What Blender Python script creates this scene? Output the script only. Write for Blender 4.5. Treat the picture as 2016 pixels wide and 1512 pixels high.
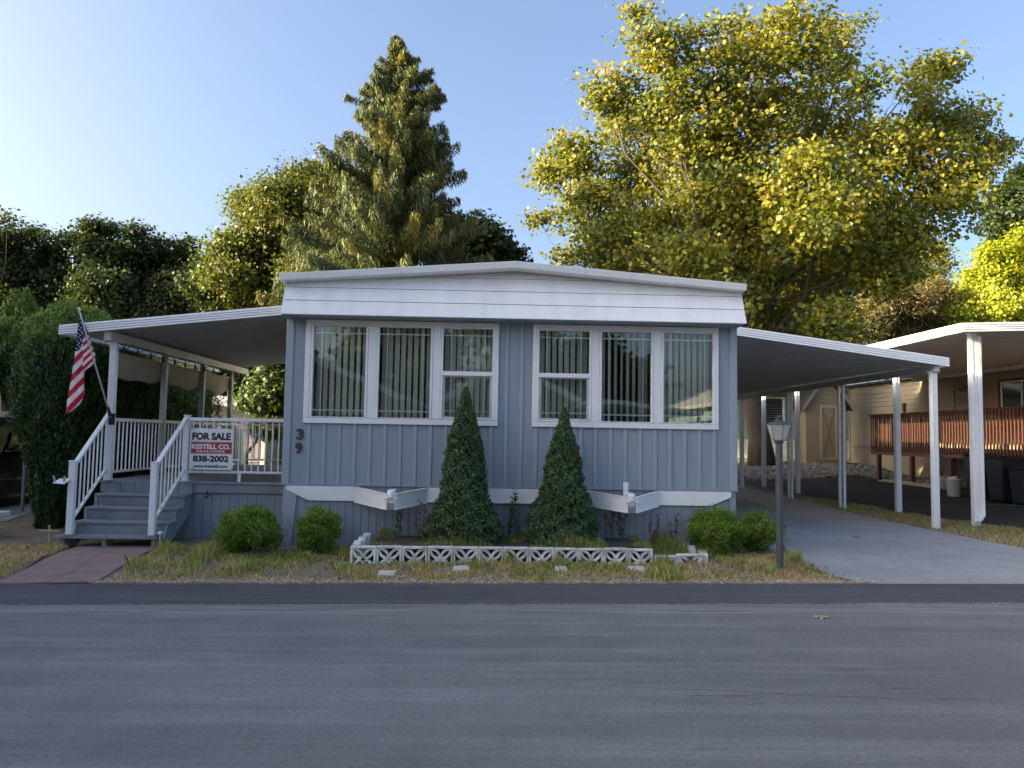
import bpy, math, random
import numpy as np
from mathutils import Vector
random.seed(7); RNG = np.random.default_rng(7)
R = math.radians
SC = bpy.context.scene
for o in list(bpy.data.objects): bpy.data.objects.remove(o)

# ------------------------------------------------------------------ camera, sky, sun, exposure
F, H = 1515.0, 1.6
YAW, PITCH, ROLL = R(-1.74), R(3.85), R(0.95)
cf = np.array([-math.sin(YAW)*math.cos(PITCH), math.cos(YAW)*math.cos(PITCH), math.sin(PITCH)])
cr0 = np.array([math.cos(YAW), math.sin(YAW), 0.0]); cu0 = np.cross(cr0, cf)
cr = cr0*math.cos(ROLL)+cu0*math.sin(ROLL); cu = np.cross(cr, cf)
CAM = np.array([0, 0, H])
cd = bpy.data.cameras.new('camera'); cam = bpy.data.objects.new('camera', cd); SC.collection.objects.link(cam)
cd.sensor_width = 36; cd.lens = 36*F/2016; cd.clip_start = .05; cd.clip_end = 3000
from mathutils import Matrix
cam.matrix_world = Matrix(((cr[0], cu[0], -cf[0], 0), (cr[1], cu[1], -cf[1], 0), (cr[2], cu[2], -cf[2], H), (0, 0, 0, 1)))
SC.camera = cam
SUN_EL, SUN_AZ = R(15.5), R(-9)            # azimuth measured from -X towards +Y
sdir = Vector((-math.cos(SUN_EL)*math.cos(SUN_AZ), math.cos(SUN_EL)*math.sin(SUN_AZ), math.sin(SUN_EL)))
W_ = bpy.data.worlds.new('World'); SC.world = W_; W_.use_nodes = True
wn = W_.node_tree; bg = wn.nodes['Background']
sky = wn.nodes.new('ShaderNodeTexSky'); sky.sky_type = 'NISHITA'; sky.sun_disc = False
sky.sun_elevation = SUN_EL; sky.sun_rotation = -(math.pi/2-SUN_AZ)
sky.air_density = .75; sky.dust_density = 10; sky.ozone_density = 1.8; sky.altitude = 600
wn.links.new(sky.outputs[0], bg.inputs[0]); bg.inputs[1].default_value = 0.15
sl = bpy.data.lights.new('sun', 'SUN'); sun = bpy.data.objects.new('sun', sl); SC.collection.objects.link(sun)
sl.energy = 5.0; sl.angle = R(0.5); sl.color = (1.0, .81, .50)
sun.rotation_euler = sdir.to_track_quat('Z', 'Y').to_euler(); sun.location = (-30, 5, 20)
SC.view_settings.view_transform = 'Standard'; SC.view_settings.look = 'None'
SC.view_settings.gamma = 1; SC.view_settings.use_curve_mapping = False
SC.view_settings.exposure = 1.76
SC.render.engine = 'CYCLES'
SC.cycles.max_bounces = 6; SC.cycles.transparent_max_bounces = 12

def ray(a, b): return cf+cr*(a-1008)/F-cu*(b-756)/F
def PY(a, b, Y): d = ray(a, b); return CAM+d*Y/d[1]
def PX(a, b, X): d = ray(a, b); return CAM+d*X/d[0]
def PZ(a, b, Z): d = ray(a, b); return CAM+d*(Z-H)/d[2]

def sst(a, b, x):
    t = np.clip((x-a)/(b-a), 0, 1); return t*t*(3-2*t)
def road_edge(x): return 8.40+.055*x
def gz(x, y):
    x = np.asarray(x, float); y = np.asarray(y, float)
    z = .09*sst(0, 1.5, y-road_edge(x))
    z = z+.4*sst(27.5, 32, y)*sst(-1, 3, x)+.2*sst(11.0, 13.5, x)*sst(17, 23, y)
    return z
def G(x, y): return float(gz(x, y))

# ------------------------------------------------------------------ materials
def nd(nt, t, **k):
    n = nt.nodes.new(t)
    for a, b in k.items(): setattr(n, a, b)
    return n
def mat(name, c, c2=None, rough=.6, scale=8, stretch=(1, 1, 1), metal=0, bump=0, bscale=60, spec=.5, mixf=.5, detail=5, bstretch=None):
    m = bpy.data.materials.new(name); m.use_nodes = True; nt = m.node_tree; b = nt.nodes['Principled BSDF']
    b.inputs['Base Color'].default_value = (*c, 1); b.inputs['Roughness'].default_value = rough
    b.inputs['Metallic'].default_value = metal; b.inputs['Specular IOR Level'].default_value = spec
    L = nt.links.new
    geo = nd(nt, 'ShaderNodeNewGeometry'); mp = nd(nt, 'ShaderNodeMapping'); mp.inputs['Scale'].default_value = stretch
    L(geo.outputs['Position'], mp.inputs[0])
    if c2 is None: c2 = tuple(x*.86 for x in c)
    n = nd(nt, 'ShaderNodeTexNoise'); n.inputs['Scale'].default_value = scale; n.inputs['Detail'].default_value = detail
    L(mp.outputs[0], n.inputs['Vector'])
    r = nd(nt, 'ShaderNodeValToRGB'); r.color_ramp.elements[0].position = .5-mixf/2; r.color_ramp.elements[1].position = .5+mixf/2
    r.color_ramp.elements[0].color = (*c2, 1); r.color_ramp.elements[1].color = (*c, 1)
    L(n.outputs[0], r.inputs[0]); L(r.outputs[0], b.inputs['Base Color'])
    if bump:
        n2 = nd(nt, 'ShaderNodeTexNoise'); n2.inputs['Scale'].default_value = bscale; n2.inputs['Detail'].default_value = 3
        if bstretch:
            mq = nd(nt, 'ShaderNodeMapping'); mq.inputs['Scale'].default_value = bstretch; L(geo.outputs['Position'], mq.inputs[0]); L(mq.outputs[0], n2.inputs['Vector'])
        else: L(geo.outputs['Position'], n2.inputs['Vector'])
        bp = nd(nt, 'ShaderNodeBump'); bp.inputs['Strength'].default_value = bump; bp.inputs['Distance'].default_value = .01
        L(n2.outputs[0], bp.inputs['Height']); L(bp.outputs[0], b.inputs['Normal'])
    return m
def leafmat(name, trans=.35, rough=.5):
    m = bpy.data.materials.new(name); m.use_nodes = True; nt = m.node_tree; b = nt.nodes['Principled BSDF']; L = nt.links.new
    a = nd(nt, 'ShaderNodeAttribute', attribute_name='tint'); L(a.outputs['Color'], b.inputs['Base Color'])
    b.inputs['Roughness'].default_value = rough; b.inputs['Specular IOR Level'].default_value = .45
    t = nd(nt, 'ShaderNodeBsdfTranslucent'); g = nd(nt, 'ShaderNodeHueSaturation'); g.inputs['Saturation'].default_value = 1.1; g.inputs['Value'].default_value = 1.5
    L(a.outputs['Color'], g.inputs['Color']); L(g.outputs[0], t.inputs['Color'])
    mx = nd(nt, 'ShaderNodeMixShader'); mx.inputs[0].default_value = trans
    L(b.outputs[0], mx.inputs[1]); L(t.outputs[0], mx.inputs[2]); L(mx.outputs[0], nt.nodes['Material Output'].inputs[0])
    return m
def glassmat(name, tint=(.95, .97, .95), refl=.025, rough=.0):
    m = bpy.data.materials.new(name); m.use_nodes = True; nt = m.node_tree; L = nt.links.new
    nt.nodes.remove(nt.nodes['Principled BSDF'])
    t = nd(nt, 'ShaderNodeBsdfTransparent'); t.inputs[0].default_value = (*tint, 1)
    g = nd(nt, 'ShaderNodeBsdfGlossy'); g.inputs['Roughness'].default_value = rough; g.inputs['Color'].default_value = (.95, 1, .98, 1)
    geo = nd(nt, 'ShaderNodeNewGeometry'); n = nd(nt, 'ShaderNodeTexNoise'); n.inputs['Scale'].default_value = 1.6; n.inputs['Detail'].default_value = 1
    L(geo.outputs['Position'], n.inputs['Vector'])
    bp = nd(nt, 'ShaderNodeBump'); bp.inputs['Strength'].default_value = .05; bp.inputs['Distance'].default_value = .02
    L(n.outputs[0], bp.inputs['Height']); L(bp.outputs[0], g.inputs['Normal'])
    lw = nd(nt, 'ShaderNodeFresnel'); lw.inputs[0].default_value = 1.5
    ad = nd(nt, 'ShaderNodeMath', operation='ADD'); ad.inputs[1].default_value = refl
    L(lw.outputs[0], ad.inputs[0])
    mx = nd(nt, 'ShaderNodeMixShader'); L(ad.outputs[0], mx.inputs[0]); L(t.outputs[0], mx.inputs[1]); L(g.outputs[0], mx.inputs[2])
    L(mx.outputs[0], nt.nodes['Material Output'].inputs[0]); return m

M = {}
M['white'] = mat('white_vinyl', (.86, .86, .86), (.80, .80, .80), .4, 3)
M['trim'] = mat('white_trim', (.85, .85, .85), (.78, .78, .78), .45, 6)
M['fascia'] = mat('white_woodgrain_siding', (.88, .88, .88), (.76, .76, .76), .5, 2.0, (3, 1, .8), bump=.25, bscale=10, bstretch=(1, 1, 16))
M['alu'] = mat('white_aluminium', (.86, .86, .86), (.78, .78, .78), .38, 2, (1, 1, 6), spec=.6)
M['alu_dirty'] = mat('weathered_aluminium', (.60, .59, .56), (.42, .41, .38), .5, 4)
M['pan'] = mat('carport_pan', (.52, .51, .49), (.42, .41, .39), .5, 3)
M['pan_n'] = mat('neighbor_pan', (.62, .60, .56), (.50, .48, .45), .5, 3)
M['siding'] = mat('blue_grey_siding', (.30, .352, .40), (.265, .312, .358), .55, 2.2, (5, 5, .3), bump=.06, bscale=30)
M['batten'] = mat('blue_grey_batten', (.335, .388, .44), (.305, .355, .405), .5, 3)
M['skirt'] = mat('blue_grey_skirting', (.265, .292, .34), (.235, .26, .305), .6, 2, bump=.1, bscale=40)
M['deckp'] = mat('grey_blue_deck_paint', (.27, .285, .31), (.20, .212, .235), .6, 5, (1, 6, 1), bump=.15, bscale=50)
M['hitch'] = mat('white_painted_steel', (.88, .88, .86), (.76, .76, .74), .45, 5, bump=.1, bscale=20)
M['dark'] = mat('dark_interior', (.03, .03, .03), None, .9)
M['room'] = mat('room_wall', (.16, .145, .12), None, .9)
M['blind'] = mat('fabric_blind', (.80, .79, .73), (.74, .73, .67), .85, 3)
M['steel'] = mat('dull_metal', (.35, .36, .37), (.25, .26, .27), .45, 10, metal=.6)
M['blackm'] = mat('black_metal', (.02, .02, .022), (.03, .03, .032), .5, 10)
M['num'] = mat('bronze_number', (.045, .045, .05), None, .5)
M['signw'] = mat('sign_white', (.82, .82, .82), (.78, .78, .78), .35, 4)
M['signr'] = mat('sign_red', (.48, .022, .045), None, .4)
M['signk'] = mat('sign_navy', (.015, .018, .035), None, .4)
M['glass'] = glassmat('window_glass')
M['lampglass'] = glassmat('lantern_glass', (.70, .74, .70), .10, .25)
_n = M['lampglass'].node_tree; _o = _n.nodes['Material Output']; _s = _o.inputs[0].links[0].from_socket; _d = _n.nodes.new('ShaderNodeBsdfDiffuse'); _d.inputs[0].default_value = (.62, .64, .60, 1)
_x = _n.nodes.new('ShaderNodeMixShader'); _x.inputs[0].default_value = .42; _n.links.new(_s, _x.inputs[1]); _n.links.new(_d.outputs[0], _x.inputs[2]); _n.links.new(_x.outputs[0], _o.inputs[0])
M['breeze'] = mat('painted_block', (.88, .87, .84), (.50, .47, .42), .8, 8, bump=.5, bscale=70, mixf=.3)
M['concrete'] = mat('concrete', (.36, .34, .30), (.25, .24, .21), .85, 14, bump=.4, bscale=80)
M['paver'] = mat('pale_paver', (.62, .60, .53), (.45, .43, .37), .85, 14, bump=.4, bscale=80)
M['bark'] = mat('bark', (.13, .10, .075), (.05, .04, .03), .9, 5, (4, 4, .8), bump=1.0, bscale=10)
M['twig'] = mat('twig_bark', (.11, .09, .07), (.06, .05, .038), .9, 6)
M['leaf'] = leafmat('leaf'); M['needle'] = leafmat('needle', .15, .6); M['blade'] = leafmat('grass_blade', .45, .8)
M['tan'] = mat('tan_lap_siding', (.36, .305, .22), (.32, .27, .195), .7, 4, (1, 1, 8), bump=.1)
M['tan2'] = mat('brown_porch_wall', (.30, .235, .17), (.26, .20, .145), .75, 4)
M['shed'] = mat('shed_siding', (.32, .25, .155), (.27, .21, .13), .7, 4)
M['shedlight'] = mat('shed_light_trim', (.52, .41, .25), None, .7)
M['shedtrim'] = mat('shed_door_trim', (.24, .17, .09), None, .7)
M['red'] = mat('red_stain_wood', (.13, .048, .034), (.085, .033, .026), .65, 9, (1, 1, 4))
M['teal'] = mat('teal_panel', (.27, .40, .38), (.24, .36, .345), .6, 3)
M['pink'] = mat('mauve_siding', (.52, .44, .47), None, .6, 3)
M['roofd'] = mat('dark_shingle', (.07, .065, .06), (.04, .04, .04), .9, 20, bump=.4)
M['canvas'] = mat('shade_canvas', (.46, .38, .30), (.36, .30, .235), .85, 6)
M['carpaint'] = mat('black_car_paint', (.010, .011, .016), None, .14, spec=.8)
M['carglass'] = mat('dark_car_glass', (.01, .012, .014), None, .05, spec=.8)
M['chrome'] = mat('chrome', (.7, .7, .7), None, .12, metal=1)
M['tyre'] = mat('tyre_rubber', (.02, .02, .02), None, .85)
M['bin'] = mat('black_bin_plastic', (.012, .014, .022), None, .45)
M['pail'] = mat('white_pail_plastic', (.60, .60, .57), None, .4)
M['redplastic'] = mat('red_plastic', (.35, .01, .015), None, .4)
M['greenhose'] = mat('green_hose', (.02, .10, .05), None, .5)
M['wood'] = mat('weathered_wood', (.48, .41, .31), (.33, .27, .19), .8, 6)
M['pole'] = mat('grey_painted_pole', (.085, .09, .10), (.055, .06, .068), .5, 6, (1, 1, .3))
M['lampm'] = mat('lantern_metal', (.10, .11, .12), (.05, .055, .06), .45, 10, metal=.3)
M['bulb'] = mat('frosted_bulb', (.85, .85, .80), None, .3)
M['rock'] = mat('river_rock', (.28, .27, .25), (.12, .115, .11), .8, 5)
M['tanh'] = mat('tan_house_across', (.42, .34, .24), (.36, .29, .20), .7, 4)
M['orangebrick'] = mat('painted_red_brick', (.28, .12, .09), (.2, .09, .07), .8, 9)
M['greypaint'] = mat('grey_galvanised', (.30, .31, .32), (.2, .21, .22), .5, 8)

# ------------------------------------------------------------------ mesh helpers
ORG = {}
class MB:
    def __init__(s): s.v = []; s.f = []
    def add(s, vs, fs):
        n = len(s.v); s.v.extend([tuple(map(float, p)) for p in vs]); s.f.extend([tuple(i+n for i in q) for q in fs]); return s
    def hexa(s, p):   # 8 points: bottom 4 ccw, top 4
        return s.add(p, [(3, 2, 1, 0), (4, 5, 6, 7), (0, 1, 5, 4), (1, 2, 6, 5), (2, 3, 7, 6), (3, 0, 4, 7)])
    def box(s, x0, x1, y0, y1, z0, z1):
        return s.hexa([(x0, y0, z0), (x1, y0, z0), (x1, y1, z0), (x0, y1, z0), (x0, y0, z1), (x1, y0, z1), (x1, y1, z1), (x0, y1, z1)])
    def prism(s, poly, off):      # polygon (3D points) extruded by vector off
        n = len(poly); a = [tuple(p) for p in poly]; b = [tuple(p[i]+off[i] for i in range(3)) for p in poly]
        return s.add(a+b, [tuple(range(n))[::-1], tuple(range(n, 2*n))]+[(i, (i+1) % n, n+(i+1) % n, n+i) for i in range(n)])
    def tube(s, pts, rad, n=8, cap=True):
        pts = [Vector(p) for p in pts]; m = len(pts)
        if not hasattr(rad, '__len__'): rad = [rad]*m
        vs = []; prev = None
        for i, p in enumerate(pts):
            d = (pts[min(i+1, m-1)]-pts[max(i-1, 0)])
            if d.length < 1e-9: d = Vector((0, 0, 1))
            d.normalize()
            if prev is None: a = d.orthogonal().normalized()
            else:
                a = prev-d*prev.dot(d)
                a = a.normalized() if a.length > 1e-6 else d.orthogonal().normalized()
            prev = a; b = d.cross(a)
            for k in range(n):
                t = 2*math.pi*k/n; vs.append(p+(a*math.cos(t)+b*math.sin(t))*rad[i])
        fs = [(i*n+k, i*n+(k+1) % n, (i+1)*n+(k+1) % n, (i+1)*n+k) for i in range(m-1) for k in range(n)]
        if cap: fs += [tuple(range(n))[::-1], tuple(range((m-1)*n, m*n))]
        return s.add(vs, fs)
    def lathe(s, c, prof, n=16, cap=True):  # prof: (r,z)
        vs = [(c[0]+r*math.cos(2*math.pi*k/n), c[1]+r*math.sin(2*math.pi*k/n), c[2]+z) for r, z in prof for k in range(n)]; m = len(prof)
        fs = [(i*n+k, i*n+(k+1) % n, (i+1)*n+(k+1) % n, (i+1)*n+k) for i in range(m-1) for k in range(n)]
        if cap: fs += [tuple(range(n))[::-1], tuple(range((m-1)*n, m*n))]
        return s.add(vs, fs)

def link(name, me, loc, parent=None):
    o = bpy.data.objects.new(name, me); SC.collection.objects.link(o); loc = np.array(loc, float); ORG[o.name] = loc
    if parent is not None: o.parent = parent; o.location = loc-ORG[parent.name]
    else: o.location = loc
    return o
def thing(name, loc, label, cat, group=None):
    o = link(name, None, loc); o['label'] = label; o['category'] = cat
    if group: o['group'] = group
    return o
def part(name, mb, m, parent=None, bevel=0, smooth=False, org=None, kind=None, label=None, solid=0):
    v = np.array(mb.v); c = np.array(org, float) if org is not None else np.array([(v[:, 0].min()+v[:, 0].max())/2, (v[:, 1].min()+v[:, 1].max())/2, v[:, 2].min()])
    me = bpy.data.meshes.new(name); me.from_pydata((v-c).tolist(), [], mb.f); me.materials.append(M[m] if isinstance(m, str) else m)
    if smooth: me.polygons.foreach_set('use_smooth', [True]*len(me.polygons))
    me.update(); o = link(name, me, c, parent)
    if bevel: b = o.modifiers.new('b', 'BEVEL'); b.width = bevel; b.segments = 1; b.limit_method = 'ANGLE'
    if kind: o['kind'] = kind
    if label: o['label'] = label
    return o
def twin(o, loc, parent, scale=None, rz=None, bevel=None):   # a copy of a part at another place, sharing its mesh
    c = o.copy(); SC.collection.objects.link(c); loc = np.array(loc, float); ORG[c.name] = loc
    c.parent = parent; c.location = loc-(ORG[parent.name] if parent is not None else 0)
    if scale: c.scale = scale
    if rz is not None: c.rotation_euler = (0, 0, rz)
    return c
def tagged(o, label, cat, group=None):
    o['label'] = label; o['category'] = cat
    if group: o['group'] = group
    return o
def box(x0, x1, y0, y1, z0, z1): return MB().box(x0, x1, y0, y1, z0, z1)
def struct(o): o['kind'] = 'structure'; return o

def sheet(name, m, poly, dz, step=.5, kind='structure'):
    """ground sheet following gz, trimmed to polygon poly [(x,y)...] by clipping a bmesh grid"""
    import bmesh
    bm = bmesh.new(); P = np.array(poly, float)
    vs = [bm.verts.new((x, y, 0)) for x, y in P]; f = bm.faces.new(vs)
    x0, y0 = P.min(0); x1, y1 = P.max(0)
    x = math.floor(x0/step)*step
    while x < x1:
        bmesh.ops.bisect_plane(bm, geom=bm.verts[:]+bm.edges[:]+bm.faces[:], plane_co=(x, 0, 0), plane_no=(1, 0, 0)); x += step
    y = math.floor(y0/step)*step
    while y < y1:
        bmesh.ops.bisect_plane(bm, geom=bm.verts[:]+bm.edges[:]+bm.faces[:], plane_co=(0, y, 0), plane_no=(0, 1, 0)); y += step
    for v in bm.verts: v.co.z = G(v.co.x, v.co.y)+dz
    bmesh.ops.recalc_face_normals(bm, faces=bm.faces[:])
    me = bpy.data.meshes.new(name); bm.to_mesh(me); bm.free(); me.materials.append(M[m] if isinstance(m, str) else m)
    me.polygons.foreach_set('use_smooth', [True]*len(me.polygons))
    if len(me.polygons) and me.polygons[0].normal.z < 0: me.flip_normals()
    o = link(name, me, (0, 0, 0)); o['kind'] = kind; return o

def facets(name, pos, nrm, size, shape, col, m, parent=None, along=None, org=None):
    """many small leaf faces as one mesh; along = direction of the leaf's length"""
    N = len(pos); shape = np.array(shape, float); k = len(shape)
    if shape.shape[1] == 2: shape = np.c_[shape, np.zeros(k)]
    nrm = nrm/np.maximum(np.linalg.norm(nrm, axis=1, keepdims=True), 1e-9)
    if along is None: along = RNG.normal(size=(N, 3))
    b = along-nrm*np.sum(along*nrm, 1, keepdims=True); b /= np.maximum(np.linalg.norm(b, axis=1, keepdims=True), 1e-9)
    t = np.cross(b, nrm); org = np.zeros(3) if org is None else np.array(org, float)
    size = np.broadcast_to(size, (N,))
    V = pos[:, None, :]+size[:, None, None]*(shape[None, :, 0, None]*t[:, None, :]+shape[None, :, 1, None]*b[:, None, :]+shape[None, :, 2, None]*nrm[:, None, :])-org
    me = bpy.data.meshes.new(name); me.vertices.add(N*k); me.vertices.foreach_set('co', V.reshape(-1).astype(np.float32))
    me.loops.add(N*k); me.loops.foreach_set('vertex_index', np.arange(N*k, dtype=np.int32))
    me.polygons.add(N); me.polygons.foreach_set('loop_start', (np.arange(N)*k).astype(np.int32))
    me.update(calc_edges=True)
    a = me.color_attributes.new('tint', 'FLOAT_COLOR', 'POINT')
    C = np.repeat(np.c_[np.clip(col, 0, 1), np.ones(N)], k, 0); a.data.foreach_set('color', C.reshape(-1).astype(np.float32))
    me.materials.append(M[m]); return link(name, me, org, parent)

MAPLE = [(0, -.52, 0), (.50, -.05, .08), (.20, .52, .02), (-.24, .46, .02), (-.48, -.10, .08)]
LEAF4 = [(0, -.52, 0), (.42, .05, .1), (0, .52, -.04), (-.42, .05, .1)]
OVAL = [(0, -.5), (.27, -.1), (.2, .25), (0, .5), (-.2, .25), (-.27, -.1)]
QUADL = [(0, -.5), (.28, 0), (0, .5), (-.28, 0)]
SPRAY = [(0, -.5, 0), (.17, -.15, .04), (.13, .25, .02), (0, .55, -.06), (-.13, .25, .02), (-.17, -.15, .04)]
FROND = [(0, -.5, 0), (.085, -.1, .03), (.0, .6, -.05), (-.085, -.1, .03)]
BLADE = [(-.5, 0, 0), (.5, 0, 0), (.35, .55, .06), (0, 1, .25)]

def palette(N, cols, w=None, jit=.18):
    cols = np.array(cols, float); i = RNG.choice(len(cols), N, p=w); c = cols[i]
    j = RNG.choice(len(cols), N, p=w); a = RNG.random((N, 1))*.5
    return (c*(1-a)+cols[j]*a)*(1+RNG.normal(0, jit, (N, 1)))

def wander(a, b, n, jit, sag=0):
    a = np.array(a, float); b = np.array(b, float); L = np.linalg.norm(b-a); out = []
    for i in range(n+1):
        t = i/n; p = a*(1-t)+b*t
        if 0 < i < n: p = p+RNG.normal(0, jit*L, 3)
        p[2] -= sag*L*4*t*(1-t)*-.5; out.append(p)
    return out

def lobes_at(lst, Y, dy=2.0):
    """(u, v, r) in photo pixels -> lobes standing round distance Y"""
    out = []
    for q in lst:
        u, v, r = q[:3]; y = Y+(q[3] if len(q) > 3 else RNG.uniform(-dy, dy)); out.append((PY(u, v, y), r*y/F))
    return out

def tree(name, label, base, tr, lobes, nclus, nleaf, leaf, cols, w=None, cr_=.45, shape=MAPLE, m='leaf', group=None, top=None, limbs=True, flat=.6, cat='tree', twigs=3, hole=0):
    base = np.array(base, float); T = thing(name, base, label, cat, group)
    cen = np.array([l[0] for l in lobes]); rad = np.array([l[1] for l in lobes])
    pr = rad**2.2; pr /= pr.sum(); li = RNG.choice(len(lobes), nclus, p=pr)
    d = RNG.normal(size=(nclus, 3)); d /= np.linalg.norm(d, axis=1, keepdims=True)
    rad = np.maximum(rad-1.15*cr_, rad*.3)
    rr = rad[li]*(.3+.7*RNG.random(nclus)**.5)
    cc = cen[li]+d*rr[:, None]
    cc = cc[cc[:, 2] > base[2]+.5]; nclus = len(cc); 
    k = nleaf; lc = np.repeat(cc, k, 0); N = len(lc)
    pos = lc+RNG.normal(size=(N, 3))*np.array([cr_, cr_, cr_*flat])
    tint = palette(nclus, cols, w, .10); col = np.repeat(tint, k, 0)*(1+RNG.normal(0, .13, (N, 1)))
    mc = cen.mean(0); out = pos-mc; out /= np.linalg.norm(out, axis=1, keepdims=True)
    nrm = RNG.normal(size=(N, 3))*.62+out*.7+np.array([0, 0, .5])
    facets('crown', pos, nrm, leaf*RNG.uniform(.65, 1.25, N), shape, col, m, T, org=base)
    tb = MB(); top = np.array(top if top is not None else mc); tp = wander(base, top, 7, .02)
    tb.tube(tp, [tr*(1.25 if i == 0 else 1)*(1-.75*i/7) for i in range(8)], 12); part('trunk', tb, 'bark', T, smooth=True, org=base)
    if limbs:
        lb = MB()
        for c, r in lobes:
            if nclus > 3000 and c[1] < 29.6: continue
            j = min(6, max(2, int(2+4*RNG.random()))); a = tp[j]
            if c[2] < a[2]: a = tp[2]
            pth = wander(a, c, 5, .028, -.06); r0 = tr*.2
            lb.tube(pth, [r0*(1-.8*i/5) for i in range(6)], 6, False)
            near = cc[np.linalg.norm(cc-c, axis=1) < r*1.3]
            for e in near[RNG.permutation(len(near))[:twigs]]:
                lb.tube(wander(pth[RNG.integers(2, 6)], e, 3, .06), [r0*.28, r0*.2, r0*.12, r0*.05], 4, False)
        part('branches', lb, 'twig', T, smooth=True, org=base, kind='stuff')
    return T

# ------------------------------------------------------------------ ground materials
def asphalt(name, c1, c2, patch, speck=.0, streak=True, dusty=False):
    m = bpy.data.materials.new(name); m.use_nodes = True; nt = m.node_tree; b = nt.nodes['Principled BSDF']; L = nt.links.new
    geo = nd(nt, 'ShaderNodeNewGeometry')
    def noise(sc, st=(1, 1, 1), det=4, rough=.5):
        mp = nd(nt, 'ShaderNodeMapping'); mp.inputs['Scale'].default_value = st; mp.inputs['Rotation'].default_value = (0, 0, R(-3)); L(geo.outputs['Position'], mp.inputs[0])
        n = nd(nt, 'ShaderNodeTexNoise'); n.inputs['Scale'].default_value = sc; n.inputs['Detail'].default_value = det; n.inputs['Roughness'].default_value = rough
        L(mp.outputs[0], n.inputs['Vector']); return n.outputs[0]
    def ramp(x, p0, p1, a, c):
        r = nd(nt, 'ShaderNodeValToRGB'); e = r.color_ramp.elements; e[0].position = p0; e[1].position = p1
        e[0].color = (*a, 1) if hasattr(a, '__len__') else (a, a, a, 1); e[1].color = (*c, 1) if hasattr(c, '__len__') else (c, c, c, 1)
        L(x, r.inputs[0]); return r.outputs[0]
    def mix(f, a, c, t='MIX'):
        x = nd(nt, 'ShaderNodeMix', data_type='RGBA', blend_type=t); x.clamp_result = False
        if hasattr(f, 'node'): L(f, x.inputs[0])
        else: x.inputs[0].default_value = f
        for s, i in ((a, 6), (c, 7)):
            if hasattr(s, 'node'): L(s, x.inputs[i])
            else: x.inputs[i].default_value = (*s, 1)
        return x.outputs[2]
    col = ramp(noise(.45, (.5, 1.6, 1), 5), .3, .7, c1, c2)
    if streak:
        col = mix(ramp(noise(1.1, (.16, 2.6, 1), 6, .65), .46, .68, 0.0, .9), col, patch)
        col = mix(ramp(noise(1.3, (.45, 5.0, 1), 5, .7), .62, .70, 0.0, .6), col, tuple(x*.45 for x in c1))
    g = ramp(noise(150, det=2), .3, .7, .72, 1.32); col = mix(1.0, col, g, 'MULTIPLY')
    g = ramp(noise(34, det=5, rough=.75), .3, .7, .74, 1.27); col = mix(1.0, col, g, 'MULTIPLY')
    g = ramp(noise(2.2, det=6, rough=.7), .3, .7, .88, 1.12); col = mix(1.0, col, g, 'MULTIPLY')
    if dusty:
        sx_ = nd(nt, 'ShaderNodeSeparateXYZ'); L(geo.outputs['Position'], sx_.inputs[0])
        m1 = nd(nt, 'ShaderNodeMath', operation='MULTIPLY_ADD'); m1.inputs[1].default_value = -.055; L(sx_.outputs[0], m1.inputs[0]); L(sx_.outputs[1], m1.inputs[2])
        m2 = nd(nt, 'ShaderNodeMath', operation='MULTIPLY_ADD'); m2.inputs[1].default_value = .35; L(noise(1.2, (.4, 1, 1), 4), m2.inputs[0]); L(m1.outputs[0], m2.inputs[2])
        band = nd(nt, 'ShaderNodeValToRGB'); e = band.color_ramp.elements; e[0].position = .0; e[0].color = (0, 0, 0, 1); e[1].position = 1; e[1].color = (0, 0, 0, 1)
        q = band.color_ramp.elements.new(.55); q.color = (1, 1, 1, 1); q2 = band.color_ramp.elements.new(.2); q2.color = (.15, .15, .15, 1)
        mr = nd(nt, 'ShaderNodeMapRange'); mr.inputs[1].default_value = 6.85; mr.inputs[2].default_value = 7.80; L(m2.outputs[0], mr.inputs[0]); L(mr.outputs[0], band.inputs[0])
        f2 = mix(1.0, band.outputs[0], ramp(noise(2.0, (.35, 7, 1), 6, .7), .42, .62, 0.0, .8), 'MULTIPLY'); col = mix(f2, col, (.30, .29, .27))

    v = nd(nt, 'ShaderNodeTexVoronoi'); v.inputs['Scale'].default_value = 60; L(geo.outputs['Position'], v.inputs['Vector'])
    sp = ramp(v.outputs['Distance'], .05+speck, .09+speck, .55, 0.0); col = mix(sp, col, tuple(min(1, x*2.6) for x in c2))
    L(col, b.inputs['Base Color']); b.inputs['Roughness'].default_value = .82; b.inputs['Specular IOR Level'].default_value = .35
    bp = nd(nt, 'ShaderNodeBump'); bp.inputs['Strength'].default_value = .55; bp.inputs['Distance'].default_value = .006
    L(noise(120, det=3), bp.inputs['Height']); L(bp.outputs[0], b.inputs['Normal'])
    return m
M['road'] = asphalt('worn_asphalt', (.135, .131, .130), (.178, .172, .168), (.225, .218, .21), dusty=True)
M['newasphalt'] = asphalt('dark_new_asphalt', (.072, .070, .076), (.088, .086, .092), (.105, .103, .108))
M['seam'] = asphalt('pale_paving_seam', (.17, .165, .16), (.22, .215, .205), (.27, .26, .25))
M['drive'] = asphalt('aged_driveway', (.31, .303, .296), (.38, .372, .36), (.44, .43, .415), .03, False)
M['drive2'] = asphalt('dark_driveway', (.030, .030, .032), (.045, .045, .048), (.06, .06, .062), 0)
M['soil'] = mat('dry_soil', (.30, .23, .165), (.13, .095, .07), .95, 7, bump=.8, bscale=45, detail=8)
M['ground'] = mat('distant_lawn_soil', (.12, .115, .06), (.07, .075, .035), .95, .8, bump=.5, bscale=30)
M['lawn'] = mat('lawn', (.15, .20, .05), (.09, .13, .03), .95, 1.5, bump=.6, bscale=40)
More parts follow.
